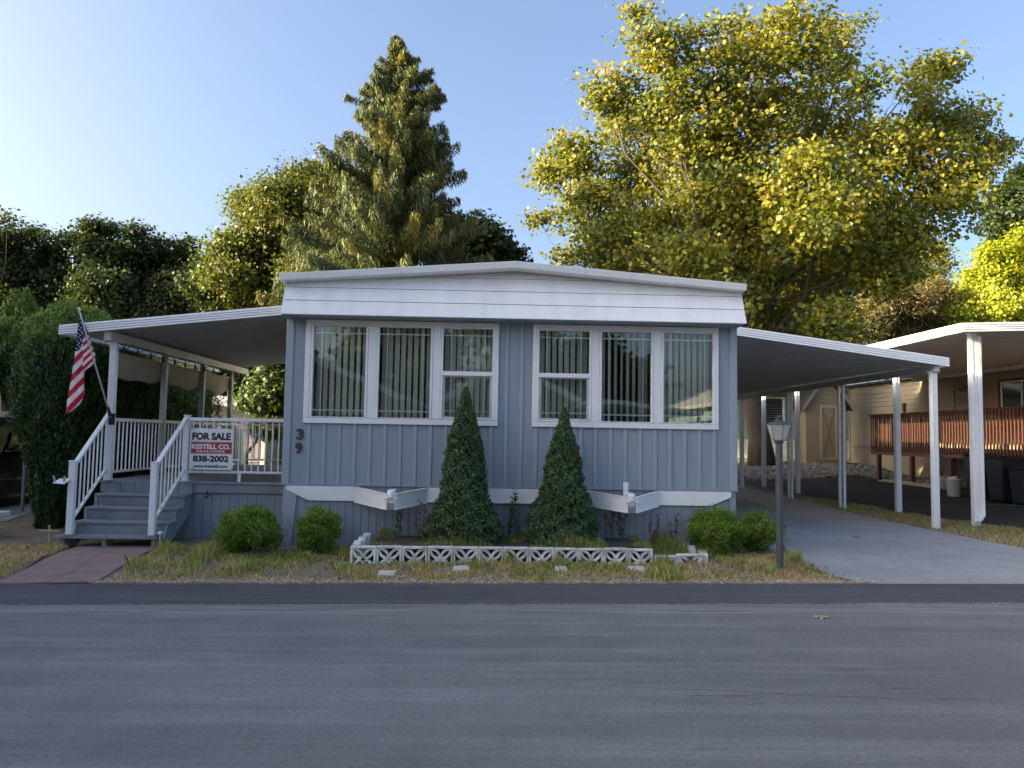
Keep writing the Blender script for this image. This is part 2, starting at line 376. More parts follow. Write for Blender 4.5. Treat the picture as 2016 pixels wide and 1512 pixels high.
M['slab'] = mat('red_tinted_concrete', (.34, .215, .185), (.23, .165, .15), .85, 5, bump=.5, bscale=60, detail=8)
M['bedsoil'] = mat('shadowed_bed_soil', (.075, .058, .042), (.035, .028, .022), .95, 14, bump=1, bscale=40)  # bed soil with the shadow behind the block holes put into its colour
M['slabjoint'] = mat('joint_dirt', (.09, .06, .05), None, .95)

# ------------------------------------------------------------------ ground
xs = np.r_[-600, -200, -80, -40, np.arange(-26, 34, .5), 40, 80, 200, 600]
ys = np.r_[-600, -200, -80, -40, -20, -10, np.arange(-4, 6, 2), np.arange(6, 12, .125), np.arange(12, 40, .5), 45, 60, 100, 200, 600]
gx, gy = np.meshgrid(xs, ys); zz = gz(gx, gy); nx, ny = len(xs), len(ys)
g = MB(); g.v = list(zip(gx.ravel().tolist(), gy.ravel().tolist(), (zz-.012).ravel().tolist()))
g.f = [(j*nx+i, j*nx+i+1, (j+1)*nx+i+1, (j+1)*nx+i) for j in range(ny-1) for i in range(nx-1)]
struct(part('ground', g, 'ground', org=(0, 0, 0), smooth=True))
def edgeline(x0, x1, n, off, jit, seed):
    r = np.random.default_rng(seed); X = np.linspace(x0, x1, n); a = np.cumsum(r.normal(0, 1, n)); a = a-np.linspace(a[0], a[-1], n); a = a/max(1e-6, abs(a).max())
    return [(x, road_edge(x)+off+jit*q+r.normal(0, jit*.25)) for x, q in zip(X, a)]
seam = edgeline(-14, 16, 140, -.93, .05, 3)
sheet('road', 'road', [(-60, -5.5), (60, -5.5), (60, 8.0+.055*60-.4), (17, road_edge(17)-.4), (17, road_edge(17)+.06), (-15, road_edge(-15)+.06), (-15, road_edge(-15)-.4), (-60, 8.0-3.3-.4)], 0, 4)
e2 = edgeline(-14, 16, 200, .02, .02, 4)
sheet('asphalt_strip', 'newasphalt', seam+e2[::-1], .004, 2)
for (u0, v0, u1, v1, wd_, sd) in ((30, 1312, 2016, 1291, .008, 11), (1150, 1350, 2016, 1383, .014, 12), (0, 1208, 900, 1196, .02, 13), (330, 1383, 600, 1378, .05, 14)):
    a_, b_ = PZ(u0, v0, 0), PZ(u1, v1, 0); rr_ = np.random.default_rng(sd); n_ = 70; tt = np.linspace(0, 1, n_); wob = np.cumsum(rr_.normal(0, .006, n_)); wob -= np.linspace(wob[0], wob[-1], n_)
    w_ = wd_*(.2+rr_.random(n_))*np.sin(np.pi*np.clip(tt, .02, .98))**.4
    up_ = [(a_[0]+(b_[0]-a_[0])*t, a_[1]+(b_[1]-a_[1])*t+q+w/2) for t, q, w in zip(tt, wob, w_)]; dn_ = [(p[0], p[1]-w) for p, w in zip(up_, w_)]
    if sd != 14: sheet('paving_seam', 'seam' if sd != 14 else 'newasphalt', dn_+up_[::-1], .003, 4)
# pale loose grit gathered along the seam of the strip
gr = MB()
N = 1700; X = RNG.uniform(-7, 8, N); dv = np.abs(RNG.normal(0, .05, N))*RNG.choice([-1, 1], N, p=[.85, .15])
for i in range(N):
    y = road_edge(X[i])-.93+dv[i]-.02; s = RNG.uniform(.002, .006)
    gr.hexa([(X[i]-s, y-s, .002), (X[i]+s, y-s, .002), (X[i]+s, y+s, .002), (X[i]-s, y+s, .002), (X[i]-s*.6, y-s*.6, .002+s), (X[i]+s*.5, y-s*.6, .002+s), (X[i]+s*.6, y+s*.6, .002+s), (X[i]-s*.6, y+s*.6, .002+s)])
N = 900; X = RNG.uniform(-7, 8, N); YY = RNG.uniform(1.5, 7.6, N)
for i in range(N):
    s = RNG.uniform(.0012, .0035); y = YY[i]
    gr.hexa([(X[i]-s, y-s, .001), (X[i]+s, y-s, .001), (X[i]+s, y+s, .001), (X[i]-s, y+s, .001), (X[i]-s*.6, y-s*.6, .001+s), (X[i]+s*.5, y-s*.6, .001+s), (X[i]+s*.6, y+s*.6, .001+s), (X[i]-s*.6, y+s*.6, .001+s)])
o = part('road_grit', gr, 'concrete', org=(0, 6, 0), kind='stuff'); o['label'] = 'pale loose grit scattered along the seam of the dark asphalt strip'

drv_edge = [(4.30, road_edge(4.3)+.03), (4.22, 8.85), (4.08, 9.05), (3.98, 9.5), (3.95, 10.2), (3.85, 10.9), (3.55, 11.5), (3.45, 12.2), (3.45, 28)]
strip_l = [(8.35, road_edge(8.35)+.03), (8.1, 9.6), (7.85, 10.9), (7.75, 12.2), (7.7, 13.6), (7.75, 16), (8.0, 18.5), (8.1, 22), (8.15, 28)]
sheet('driveway', 'drive', drv_edge+strip_l[::-1], .004, 1)
strip_r = [(13.4, road_edge(13.4)+.03), (11.2, 11.2), (9.9, 12.6), (9.25, 14.0), (9.0, 15.5), (8.85, 18), (8.7, 22), (8.6, 28)]
sheet('neighbor_driveway', 'drive2', strip_r+[(15.7, 28), (15.9, 22), (16, 15), (17, road_edge(17)+.03)], .004, 1)
sheet('verge_soil', 'soil', [(-4.02, road_edge(-4.02)+.01), (-4.2, 9.0), (-4.25, 10.05), (-4.1, 11.2), (-2.8, 10.7), (3.45, 10.7), (3.85, 10.9), (3.95, 10.2), (3.98, 9.5), (4.08, 9.05), (4.22, 8.85), (4.32, road_edge(4.3)+.01)], .003, .5)
sheet('hedge_bed', 'soil', [(-4.95, road_edge(-5)+.01), (-5.2, 9.3), (-5.5, 10.0), (-5.6, 17), (-9.0, 17), (-8.3, 14.8), (-7.7, 12.8), (-8.6, 10.5), (-10.5, 9.0), (-11, road_edge(-11)+.01)], .003, .5)
sheet('neighbor_left_driveway', 'drive', [(-8.6, 10.6), (-7.75, 12.8), (-8.3, 14.8), (-8.8, 24), (-13, 24), (-14, 11), (-11.2, road_edge(-11)+.1), (-10.5, 9.0)], .004, 1)
sheet('back_lane', 'drive', [(-30, 25.5), (-3.4, 25.5), (-3.4, 29.5), (-30, 29.5)], .004, 2)
sheet('back_lawn', 'lawn', [(-30, 29.5), (-3.0, 29.5), (-3.0, 46), (-30, 46)], .004, 2)
sheet('side_lawn', 'lawn', [(7, 31.5), (15, 31.5), (16, 37), (5, 37)], .02, 1)

# red stamped path of slabs to the stairs
path_o = thing('garden_path', (-4.7, 9, G(-4.7, 9)), 'worn red-brown stamped slab path leading from road to the stairs', 'path'); path_o['kind'] = 'structure'
del path_o['category']
rows = [(8.20, 8.58), (8.58, 9.0), (9.0, 9.42), (9.42, 9.84), (9.84, 10.2)]
pm = None
base_s = MB()
def px0(y): return -4.95-.25*(y-7.8)/2.4
def px1(y): return -4.02-.18*(y-7.8)/2.4
n = 16
base_s = []
for j in range(n+1):
    y = 8.17+j*(10.2-8.17)/n; base_s.append((px0(y)-.02, y))
base_s += [(px1(y)+.02, y) for y in [8.21+j*(10.2-8.21)/n for j in range(n, -1, -1)]]
o = sheet('path_bed', 'slabjoint', base_s, .006, .25)
for (a, b) in rows:
    cuts = [0, RNG.uniform(.40, .60), 1]
    for i in range(2):
        q = []
        for (t, y) in ((cuts[i], a), (cuts[i+1], a), (cuts[i+1], b), (cuts[i], b)):
            q.append((px0(y)*(1-t)+px1(y)*t+.35*(y-a)*(1 if t not in (0, 1) else 0)*.3, y+.16*(t-.5)*1.2))
        c = np.mean(q, 0); q = [(c[0]+(p[0]-c[0])*.985, c[1]+(p[1]-c[1])*.965) for p in q]
        s = MB(); lo = [(x, y, G(x, y)-.01) for x, y in q]; hi = [(x, y, max(G(x, y), .0)+.016+.003*RNG.random()) for x, y in q]
        part('slab', s.hexa(lo+hi), 'slab', path_o, bevel=.006)

# ------------------------------------------------------------------ river rock bank
icos = None
def rocks(name, N, fn, smin, smax, m, label, kind='stuff', parent=None):
    import bmesh
    bm = bmesh.new(); bmesh.ops.create_icosphere(bm, subdivisions=1, radius=1); bv = np.array([v.co[:] for v in bm.verts]); bf = np.array([[v.index for v in f.verts] for f in bm.faces]); bm.free()
    P = np.array([fn() for _ in range(N)]); S = RNG.uniform(smin, smax, (N, 1, 1))*RNG.uniform(.6, 1.2, (N, 1, 3))*np.array([1, 1, .65])
    V = bv[None]*S*(1+RNG.normal(0, .1, (N, len(bv), 1)))+P[:, None, :]
    Fc = (bf[None]+np.arange(N)[:, None, None]*len(bv)).reshape(-1, 3)
    mb = MB(); mb.v = V.reshape(-1, 3).tolist(); mb.f = Fc.tolist()
    o = part(name, mb, m, parent, kind=kind, org=P.mean(0)); o['label'] = label; return o
def _rk():
    if RNG.random() < .75: x = RNG.uniform(7.2, 15.6); y = RNG.uniform(28.2, 31.4) if x < 14 else RNG.uniform(26, 31)
    else: x = RNG.uniform(13.9, 15.7); y = RNG.uniform(22.5, 29)
    return (x, y, G(x, y)+RNG.uniform(-.02, .05))
rocks('river_rocks', 5200, _rk, .04, .10, 'rock', 'bank of grey river rocks behind the carports')

# ------------------------------------------------------------------ the mobile home
HX0, HX1, HY = -2.71, 3.37, 10.4
home = thing('mobile_home', (.33, HY, .1), 'blue-grey mobile home with white fascia and twin triple windows facing the road', 'mobile home')
WX = [(-2.47, .13), (.59, 3.13)]; WZ = (1.725, 3.12)
# front siding: pans between raised battens
pitch = .2025; b0 = -2.71+.32; edges = [HX0]+[b0+i*pitch for i in range(int((HX1-.24-b0)/pitch)+1)]+[HX1]
def zspan(x0, x1):
    for a, b in WX:
        if x1 > a+.02 and x0 < b-.02: return [(.915, WZ[0]-.002), (WZ[1]+.002, 3.2)]
    return [(.915, 3.2)]
cuts = sorted(set([round(e, 4) for e in edges]+[round(v, 4) for w in WX for v in w]))
for a, b in zip(cuts[:-1], cuts[1:]):
    if b-a < .02: continue
    for z0, z1 in zspan(a, b): part('siding_panel', box(a, b-.0005, HY+RNG.uniform(0, .0015), HY+.03, z0, z1), 'siding', home)
for e in edges[1:-1]:
    for z0, z1 in zspan(e-.02, e+.02):
        mb = MB().prism([(e-.027, HY+.002, z0), (e-.024, HY-.020, z0), (e+.020, HY-.020, z0), (e+.030, HY+.002, z0)], (0, 0, z1-z0)); part('batten', mb, 'batten', home)
for x0, x1 in ((HX0-.02, HX0+.08), (HX1-.08, HX1+.02)):
    part('corner_trim', box(x0, x1, HY-.025, HY+.08, .90, 3.2), 'batten', home, bevel=.006)
part('drip_rail', box(HX0-.03, HX1+.03, HY-.03, HY+.01, .893, .915), 'skirt', home, bevel=.004)
# side and back walls, floor, ceiling, room
part('side_wall', box(HX0, HX0+.08, HY+.085, 28.4, .9, 3.35), 'siding', home)
part('side_wall', box(HX1-.08, HX1, HY+.085, 28.4, .9, 3.35), 'siding', home)
part('back_wall', box(HX0, HX1, 28.4, 28.48, .1, 3.4), 'siding', home)
part('floor', box(HX0+.02, HX1-.02, HY+.032, 28.38, .84, .93), 'room', home)
part('ceiling', box(HX0+.09, HX1-.09, HY+.032, 28.3, 3.16, 3.2), 'room', home)
part('room_wall', box(HX0+.09, HX1-.09, 14.2, 14.3, .94, 3.15), 'room', home)
part('room_wall', box(.3, .36, HY+.035, 14.2, .94, 3.15), 'room', home)
# skirting
part('skirt_corner', MB().prism([(HX0-.005, HY-.03, .10), (HX0+.14, HY-.03, .10), (HX0+.20, HY-.03, .88), (HX0+.02, HY-.03, .88)], (0, .02, 0)), 'batten', home, bevel=.004)
x = HX0
while x < HX1-.01:
    x2 = min(x+.105, HX1)
    part('skirting_board', MB().prism([(x+.004, HY, .10), (x+.012, HY-.008, .10), (x2-.012, HY-.008, .10), (x2-.004, HY, .10)], (0, 0, .79)), 'skirt', home); x = x2
part('skirting_backer', box(HX0, HX1, HY+.001, HY+.03, .06, .89), 'skirt', home)
part('skirting_foot', box(HX0-.01, HX1+.01, HY-.028, HY-.010, .09, .118), 'skirt', home)
part('side_skirting', box(HX0+.01, HX0+.04, HY+.04, 28.3, .05, .89), 'skirt', home); part('side_skirting', box(HX1-.04, HX1-.01, HY+.04, 28.3, .05, .89), 'skirt', home)
part('corner_post', box(HX1-.09, HX1-.01, HY-.05, HY-.031, .1, .80), 'skirt', home)
# white frame band and hitches
zb0, zb1 = .700, .890
part('frame_band', MB().prism([(-2.66, HY-.045, zb1), (-2.66, HY-.045, .84), (-2.36, HY-.045, zb0), (-1.72, HY-.045, zb0), (-1.72, HY-.045, zb1)], (0, .03, 0)), 'hitch', home, bevel=.004)
part('frame_band', MB().prism([(-.80, HY-.045, zb1), (-.80, HY-.045, zb0), (1.33, HY-.045, zb0), (1.33, HY-.045, zb1)], (0, .03, 0)), 'hitch', home, bevel=.004)
part('frame_band', MB().prism([(2.3, HY-.045, zb1), (2.3, HY-.045, zb0), (3.02, HY-.045, zb0), (3.30, HY-.045, .82), (3.30, HY-.045, zb1)], (0, .03, 0)), 'hitch', home, bevel=.004)
part('band_flange', box(-.80, 1.33, HY-.07, HY-.046, .700, .716), 'hitch', home)
def hitch(xa, xb, xt, yt, jack):
    h = part('trailer_hitch', box(xt-.05, xt+.05, yt+.02, yt+.30, .70, .88), 'hitch', home, bevel=.01, label='white A-frame trailer hitch'+(' with upright jack tube' if jack else ' with lumpy painted coupler'))
    for xw, sgn in ((xa, 1), (xb, -1)):
        xm = xt-sgn*.055
        for nm, z0, z1, w in (('hitch_beam', .695, .880, .012), ('hitch_flange', .880, .890, .045), ('hitch_flange', .685, .695, .045)):
            part(nm, MB().hexa([(xw-w/2*1, HY-.05, z0), (xw+w/2, HY-.05, z0), (xm+w/2, yt, z0-.05), (xm-w/2, yt, z0-.05), (xw-w/2, HY-.05, z1), (xw+w/2, HY-.05, z1), (xm+w/2, yt, z1-.05), (xm-w/2, yt, z1-.05)]), 'hitch', h)
    part('coupler', MB().lathe((xt, yt+.03, .78), [(.055, 0), (.06, .02), (.045, .05), (.05, .065), (.025, .085), (.01, .095)], 12), 'hitch', h, smooth=True)
    part('coupler_plate', box(xt-.085, xt+.085, yt-.01, yt+.10, .765, .785), 'hitch', h)
    part('tongue_mouth', box(xt-.045, xt+.045, yt-.005, yt+.02, .635, .72), 'steel', h)
    if jack: part('jack_tube', MB().tube([(xt-.06, yt+.12, .85), (xt-.06, yt+.12, 1.02)], .035, 12), 'hitch', h, smooth=False)
hitch(-1.74, -.80, -1.22, 9.92, False); hitch(1.33, 2.30, 1.87, 9.92, True)
# windows
def window(x0, x1, units):
    fr = part('window', MB().box(x0, x1, HY-.045, HY+.03, WZ[0], WZ[0]+.075).box(x0, x1, HY-.045, HY+.03, WZ[1]-.065, WZ[1]).box(x0, x0+.075, HY-.045, HY+.03, WZ[0]+.0755, WZ[1]-.0655).box(x1-.075, x1, HY-.045, HY+.03, WZ[0]+.0755, WZ[1]-.0655), 'trim', home, bevel=.006)
    gz0, gz1 = 1.815, 3.035
    xs_ = [x0+.078]
    for i, (a, b, hung) in enumerate(units):
        if i: 
            pa = units[i-1][1]+.03; part('mullion', box(pa+.002, a-.032, HY-.040, HY+.02, WZ[0]+.078, WZ[1]-.068), 'trim', fr, bevel=.004)
        s = MB(); t = .03
        s.box(a-t, b+t, HY-.050, HY+.02, WZ[0]+.078, gz0).box(a-t, b+t, HY-.050, HY+.02, gz1, WZ[1]-.068).box(a-t, a, HY-.050, HY+.02, gz0+.0005, gz1-.0005).box(b, b+t, HY-.050, HY+.02, gz0+.0005, gz1-.0005)
        part('sash', s, 'white', fr, bevel=.004)
        zt = [(gz0, gz1)]
        if hung:
            zm = 2.425; part('meeting_rail', box(a+.0005, b-.0005, HY-.055, HY+.02, zm-.03, zm+.03), 'white', fr, bevel=.004); zt = [(gz0+.035, zm-.045), (zm+.031, gz1)]
            lo = MB().box(a+.001, a+.03, HY-.03, HY, gz0+.03, zm-.031).box(b-.03, b-.001, HY-.03, HY, gz0+.03, zm-.031).box(a+.001, b-.001, HY-.03, HY, gz0+.0005, gz0+.03).box(a+.03, b-.03, HY-.03, HY, zm-.045, zm-.031)
            part('screen_frame', lo, 'alu_dirty', fr)
        for k, (z0, z1) in enumerate(zt):
            low = hung and k == 0; ga, gb = (a+.03, b-.03) if low else (a, b)
            tilt = RNG.uniform(-.003, .003)
            part('pane', MB().box(ga, gb, HY-.004, HY-.002, z0, z1), 'glass', fr)
            y0 = HY-.001; w = .008; q = .105
            mbv = MB()
            for xv in (a+q, b-q): mbv.box(xv-w, xv+w, y0, y0+.009, z0, z1)
            hs = [z0+.09, z1-.09] if not hung else ([z0+.07] if low else [z1-.09])
            for zv in hs:
                xx = [ga, a+q-w, a+q+w, b-q-w, b-q+w, gb]
                for i2 in (0, 2, 4): mbv.box(xx[i2]+.0003, xx[i2+1]-.0003, y0, y0+.009, zv-w, zv+w)
            part('muntin', mbv, 'trim', fr)
    return fr
U1 = [(-2.36, -1.66, 0), (-1.48, -.79, 0), (-.62, .045, 1)]; U2 = [(.68, 1.36, 1), (1.53, 2.205, 0), (2.375, 3.05, 0)]
window(-2.47, .13, U1); window(.59, 3.13, U2)
# house number
def text_mesh(s, width, height, depth, bold=0.0, sx=None):
    cu_ = bpy.data.curves.new('t', 'FONT'); cu_.body = s; cu_.extrude = 0; cu_.offset = bold; cu_.resolution_u = 4
    ob = bpy.data.objects.new('t', cu_); SC.collection.objects.link(ob); dg = bpy.context.evaluated_depsgraph_get(); dg.update()
    me = bpy.data.meshes.new_from_object(ob.evaluated_get(dg)); bpy.data.objects.remove(ob)
    n = len(me.vertices); co = np.zeros(n*3); me.vertices.foreach_get('co', co); co = co.reshape(-1, 3)
    lo, hi = co.min(0), co.max(0); co[:, 0] = (co[:, 0]-lo[0])/(hi[0]-lo[0])*width; co[:, 1] = (co[:, 1]-lo[1])/(hi[1]-lo[1])*height
    fs = [tuple(p.vertices) for p in me.polygons]; bpy.data.meshes.remove(me)
    mb = MB(); v = [(x, 0, z) for x, z in co[:, :2]]; mb.add(v, fs)
    import bmesh
    return mb, v, fs, depth
def lettering(name, s, x, y, z, w, h, m, parent, bold=.0, depth=.002):
    import bmesh
    mb, v, fs, d = text_mesh(s, w, h, depth, bold); bm = bmesh.new(); vv = [bm.verts.new((p[0]+x, y, p[2]+z)) for p in v]
    for f in fs:
        try: bm.faces.new([vv[i] for i in f])
        except ValueError: pass
    r = bmesh.ops.extrude_face_region(bm, geom=bm.faces[:]); 
    for e in r['geom']:
        if isinstance(e, bmesh.types.BMVert): e.co.y -= depth
    out = MB(); bm.verts.index_update(); out.v = [tuple(q.co) for q in bm.verts]; out.f = [tuple(q.index for q in f.verts) for f in bm.faces]; bm.free()
    return part(name, out, m, parent)
lettering('house_number', '3', -2.555, HY-.002, 1.50, .095, .15, 'num', home, 0.03, .02)
lettering('house_number', '9', -2.565, HY-.002, 1.315, .095, .15, 'num', home, 0.03, .02)
# fascia
FX0, FX1, FXm = -2.72, 3.40, .335
def fy(z): return 10.05+(z-3.14)*.48
def gable(x): return 3.60+.235*(1-abs(x-FXm)/(3.06))
zz_ = [3.14, 3.345, 3.535, 3.725, 3.84]
for i in range(4):
    z0, z1 = zz_[i], zz_[i+1]-.004; y0 = fy(z0)-.012; y1 = fy(z1)-.001
    def clipx(z):
        if z <= 3.60: return FX0, FX1
        t = 1-(z-3.60)/.235; t = max(t, 0)
        return FXm-3.06*t, FXm+3.06*t
    if z1 <= 3.6: P = [(FX0, z0), (FX1, z0), (FX1, z1), (FX0, z1)]
    else:
        a0, a1 = clipx(z0); b0_, b1_ = clipx(z1); P = [(a0, z0), (a1, z0)]
        if z0 < 3.6: P += [(FX1, 3.6)]
        P += [(b1_, z1), (b0_, z1)] if b1_-b0_ > .02 else [(FXm, min(z1, 3.83))]
        if z0 < 3.6: P += [(FX0, 3.6)]
    pts = [(x, y0+(y1-y0)*(z-z0)/(z1-z0), z) for x, z in P]
    part('fascia_board', MB().prism(pts, (0, .012, 0)), 'fascia', home)
part('soffit', box(FX0+.003, FX1-.003, 10.055, HY-.002, 3.128, 3.138), 'siding', home)
for sx, xx in ((1, FX0), (-1, FX1)):
    part('fascia_end', MB().prism([(xx, 10.045, 3.142), (xx, 10.26, 3.60), (xx, 10.8, 3.60), (xx, 10.8, 3.142)], (sx*.012*-1, 0, 0)), 'white', home)
    part('side_fascia', box(min(xx, xx+sx*.03), max(xx, xx+sx*.03), 10.81, 28.5, 3.30, 3.60), 'white', home)
hh = .088
for sgn in (-1, 1):
    xe = FX0-.06 if sgn < 0 else FX1+.03; ze = 3.592; zp = 3.83
    part('gable_trim', MB().hexa([(xe, 10.10, ze), (FXm, 10.10, zp), (FXm, 10.30, zp), (xe, 10.30, ze), (xe, 10.08, ze+hh), (FXm, 10.08, zp+hh), (FXm, 10.30, zp+hh), (xe, 10.30, ze+hh)]), 'alu', home, bevel=.005)
    part('roof', MB().hexa([(xe, 10.305, ze), (FXm, 10.305, zp), (FXm, 28.6, zp), (xe, 28.6, ze), (xe, 10.305, ze+hh-.01), (FXm, 10.305, zp+hh-.01), (FXm, 28.6, zp+hh-.01), (xe, 28.6, ze+hh-.01)]), 'alu_dirty', home)
part('ridge_cap', MB().prism([(FXm-.32, 13, zp+.06), (FXm, 13, zp+.13), (FXm+.32, 13, zp+.06)], (0, 15, 0)), 'roofd', home)
for k in range(10):   # trim screws
    t = (k+.5)/10; x = FX0+t*(FX1-FX0); z = 3.60+.235*(1-abs(x-FXm)/3.06)+.012
    part('screw', MB().tube([(x, 10.083, z), (x, 10.075, z)], .007, 6), 'steel', home)
# vertical blinds hanging behind the panes
for k, (a, b, hung) in enumerate(U1+U2):
    names = ['leftmost window', 'second window from the left', 'left sash window', 'right sash window', 'second window from the right', 'rightmost window']
    bl = thing('vertical_blind', ((a+b)/2, HY+.14, 1.76), 'grey-green vertical blind of slats hanging behind the glass of the '+names[k], 'blind', 'vertical blinds behind the front windows')
    part('head_rail', box(a-.06, b+.06, HY+.11, HY+.17, 3.06, 3.10), 'blind', bl)
    n = int((b-a+.06)/.088); proto = None
    ang = R([-38, -44, -40, 40, 52, 36][k])
    for i in range(n):
        x = a+.01+(i+.5)*(b-a)/n-.005; c, s = math.cos(ang), math.sin(ang); w = .046
        if proto is None:
            mb = MB(); pts = []
            for j in range(5):
                u = -1+j/2; pts.append((u*w, .006*(1-u*u)))
            prof = [(x+px*c-py*s, HY+.14+px*s+py*c) for px, py in pts]; prof2 = [(x+px*c-(py-.002)*s, HY+.14+px*s+(py-.002)*c) for px, py in pts][::-1]
            mb.prism([(p[0], p[1], 1.76) for p in prof+prof2], (0, 0, 1.295)); proto = part('slat', mb, 'blind', bl, org=(x, HY+.14, 1.76), smooth=False)
        else:
            twin(proto, (x, HY+.14, 1.76), bl, rz=RNG.normal(0, .05))
# warm ceiling light seen through the second window from the right
M['lamp_on'] = bpy.data.materials.new('lit_lamp'); M['lamp_on'].use_nodes = True
_b = M['lamp_on'].node_tree.nodes['Principled BSDF']; _b.inputs['Base Color'].default_value = (.9, .6, .3, 1); _b.inputs['Emission Color'].default_value = (1, .55, .22, 1); _b.inputs['Emission Strength'].default_value = 1.4

# ------------------------------------------------------------------ carports and awnings (shared builder)
def canopy(name, label, cat, xlo, zlo, xhi, zhi, y0, y1, pan, pitch, pm, fh=.15, beam=None, group=None):
    """roof pans run from xlo (low side) to xhi (high side); y0 front, y1 back"""
    T = thing(name, ((xlo+xhi)/2, y0, min(zlo, zhi)), label, cat, group); n = int((y1-y0-.04)/pitch); dx = xhi-xlo; proto = None
    w = pitch
    for i in range(n):
        y = y0+.035+i*w
        if proto is None:
            prof = [(0, 0), (w*.14, 0), (w*.26, -.055), (w*.74, -.055), (w*.86, 0), (w*.998, 0)]
            low = [(xlo, y+a, zlo+.06+b) for a, b in prof]+[(xlo, y+a, zlo+.066+b) for a, b in prof[::-1]]
            proto = part('roof_pan', MB().prism(low, (dx, 0, zhi-zlo)), pm, T, org=(xlo, y, zlo))
        else: twin(proto, (xlo, y, zlo), T)
    # fluted front fascia: four ribs
    k = 4; h = fh/k
    for i in range(k):
        z0 = i*h
        def q(x, z): return (x, z)
        a = [(xlo-.05*np.sign(dx), y0, zlo-.04+z0), (xhi, y0, zhi-.04+z0)]
        part('fascia_rib', MB().hexa([(a[0][0], y0-.012, a[0][2]), (a[1][0], y0-.012, a[1][2]), (a[1][0], y0+.02, a[1][2]), (a[0][0], y0+.02, a[0][2]),
             (a[0][0], y0-.002, a[0][2]+h-.004), (a[1][0], y0-.002, a[1][2]+h-.004), (a[1][0], y0+.02, a[1][2]+h-.004), (a[0][0], y0+.02, a[0][2]+h-.004)]), 'alu', T)
    part('front_channel', MB().hexa([(xlo, y0+.021, zlo-.04), (xhi, y0+.021, zhi-.04), (xhi, y0+.034, zhi-.04), (xlo, y0+.034, zlo-.04), (xlo, y0+.021, zlo-.04+fh), (xhi, y0+.021, zhi-.04+fh), (xhi, y0+.034, zhi-.04+fh), (xlo, y0+.034, zlo-.04+fh)]), 'alu', T)
    s = np.sign(dx)
    xg = xlo-.05*s
    part('gutter', MB().prism([(xg-.012*s, y0+.022, zlo-.045), (xg+.045*s, y0+.022, zlo-.045), (xg+.045*s, y0+.022, zlo-.03), (xg, y0+.022, zlo-.03), (xg, y0+.022, zlo+fh-.045), (xg-.012*s, y0+.022, zlo+fh-.045)], (0, y1-y0-.022, 0)), 'alu', T)
    if beam:
        xb, zb = beam; part('beam', MB().box(xb-.045, xb+.045, y0+.06, y1-.05, zb, zb+.125).box(xb-.06, xb-.045, y0+.06, y1-.05, zb, zb+.01).box(xb+.045, xb+.06, y0+.06, y1-.05, zb, zb+.01), pm if pm != 'pan_n' else 'alu_dirty', T)
    return T
def fluted_post(x, y, z0, z1, w, m, label, group, nm='support_post', d=None):
    T = thing(nm, (x, y, z0), label, 'post', group); d = d or w
    part('shaft', box(x-w*.5, x+w*.5, y-d*.5, y+d*.5, z0, z1), m, T, bevel=.006)
    for k in (-1, 1):
        part('flute', box(x+k*w*.25-w*.12, x+k*w*.25+w*.12, y-d*.5-.008, y-d*.5+.001, z0, z1), m, T, bevel=.003)
    part('side_flute', box(x-w*.5-.007, x-w*.5+.001, y-d*.3, y+d*.3, z0, z1), m, T, bevel=.003)
    part('bracket', box(x-w*.7, x+w*.7, y-d*.6, y+d*.6, z1+.001, z1+.018), m, T)
    return T
def scroll_post(x, y, z0, z1, label, group, m='alu'):
    T = thing('scroll_post', (x, y, z0), label, 'post', group); gap = .22
    for yy in (y-gap/2, y+gap/2): part('upright', box(x-.028, x+.028, yy-.028, yy+.028, z0, z1), m, T, bevel=.004)
    proto = None; h = .30; zc = z0+.2
    while zc < z1-.25:
        if proto is None:
            pts = []
            for t in np.linspace(0, 1, 26):
                th = t*3.2*math.pi; r = .012+.062*abs(math.sin(t*math.pi))
                pts.append((x, y+r*math.cos(th)*(1 if t < .5 else -1), zc+h*(t-.5)*.9+r*math.sin(th)*.5))
            proto = part('scrollwork', MB().tube(pts, .007, 6), m, T, smooth=True, org=(x, y, zc))
        else: twin(proto, (x, y, zc), T)
        zc += .42
    return T
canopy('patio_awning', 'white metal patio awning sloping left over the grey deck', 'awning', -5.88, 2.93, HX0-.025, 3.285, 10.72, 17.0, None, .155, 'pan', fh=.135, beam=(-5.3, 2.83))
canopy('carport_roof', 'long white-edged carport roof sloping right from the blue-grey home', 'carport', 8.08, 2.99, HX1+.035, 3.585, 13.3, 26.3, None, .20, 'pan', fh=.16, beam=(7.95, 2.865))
GP = 'posts holding up the carport beam'
fluted_post(7.95, 13.5, G(7.95, 13.5)-.03, 2.845, .115, 'alu', 'thick white fluted post at the front corner of the home\'s carport', GP, d=.09)
scroll_post(7.95, 17.1, G(8, 17)-.03, 2.86, 'scrollwork double post second from the front, between lamp post and tan siding', GP)
scroll_post(7.95, 20.05, G(8, 20)-.03, 2.86, 'scrollwork double post third from the front, just right of the lantern', GP)
scroll_post(7.95, 23.9, G(8, 23.9)-.03, 2.86, 'scrollwork double post farthest back, left of the lantern before the tree trunk', GP)
GN = 'posts of the neighbouring carport'
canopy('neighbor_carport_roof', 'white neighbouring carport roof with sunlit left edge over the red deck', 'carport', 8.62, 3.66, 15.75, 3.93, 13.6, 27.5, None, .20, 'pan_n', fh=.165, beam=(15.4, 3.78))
fluted_post(9.0, 14.0, G(9, 14)-.03, 3.64, .12, 'alu', 'tallest white fluted post with a downspout at far right', GN, d=.12)
dsp = MB(); fluted = [(9.094, 13.95, 3.6), (9.094, 13.95, .42), (9.08, 13.92, .30), (9.0, 13.88, .22), (8.84, 13.84, .20)]
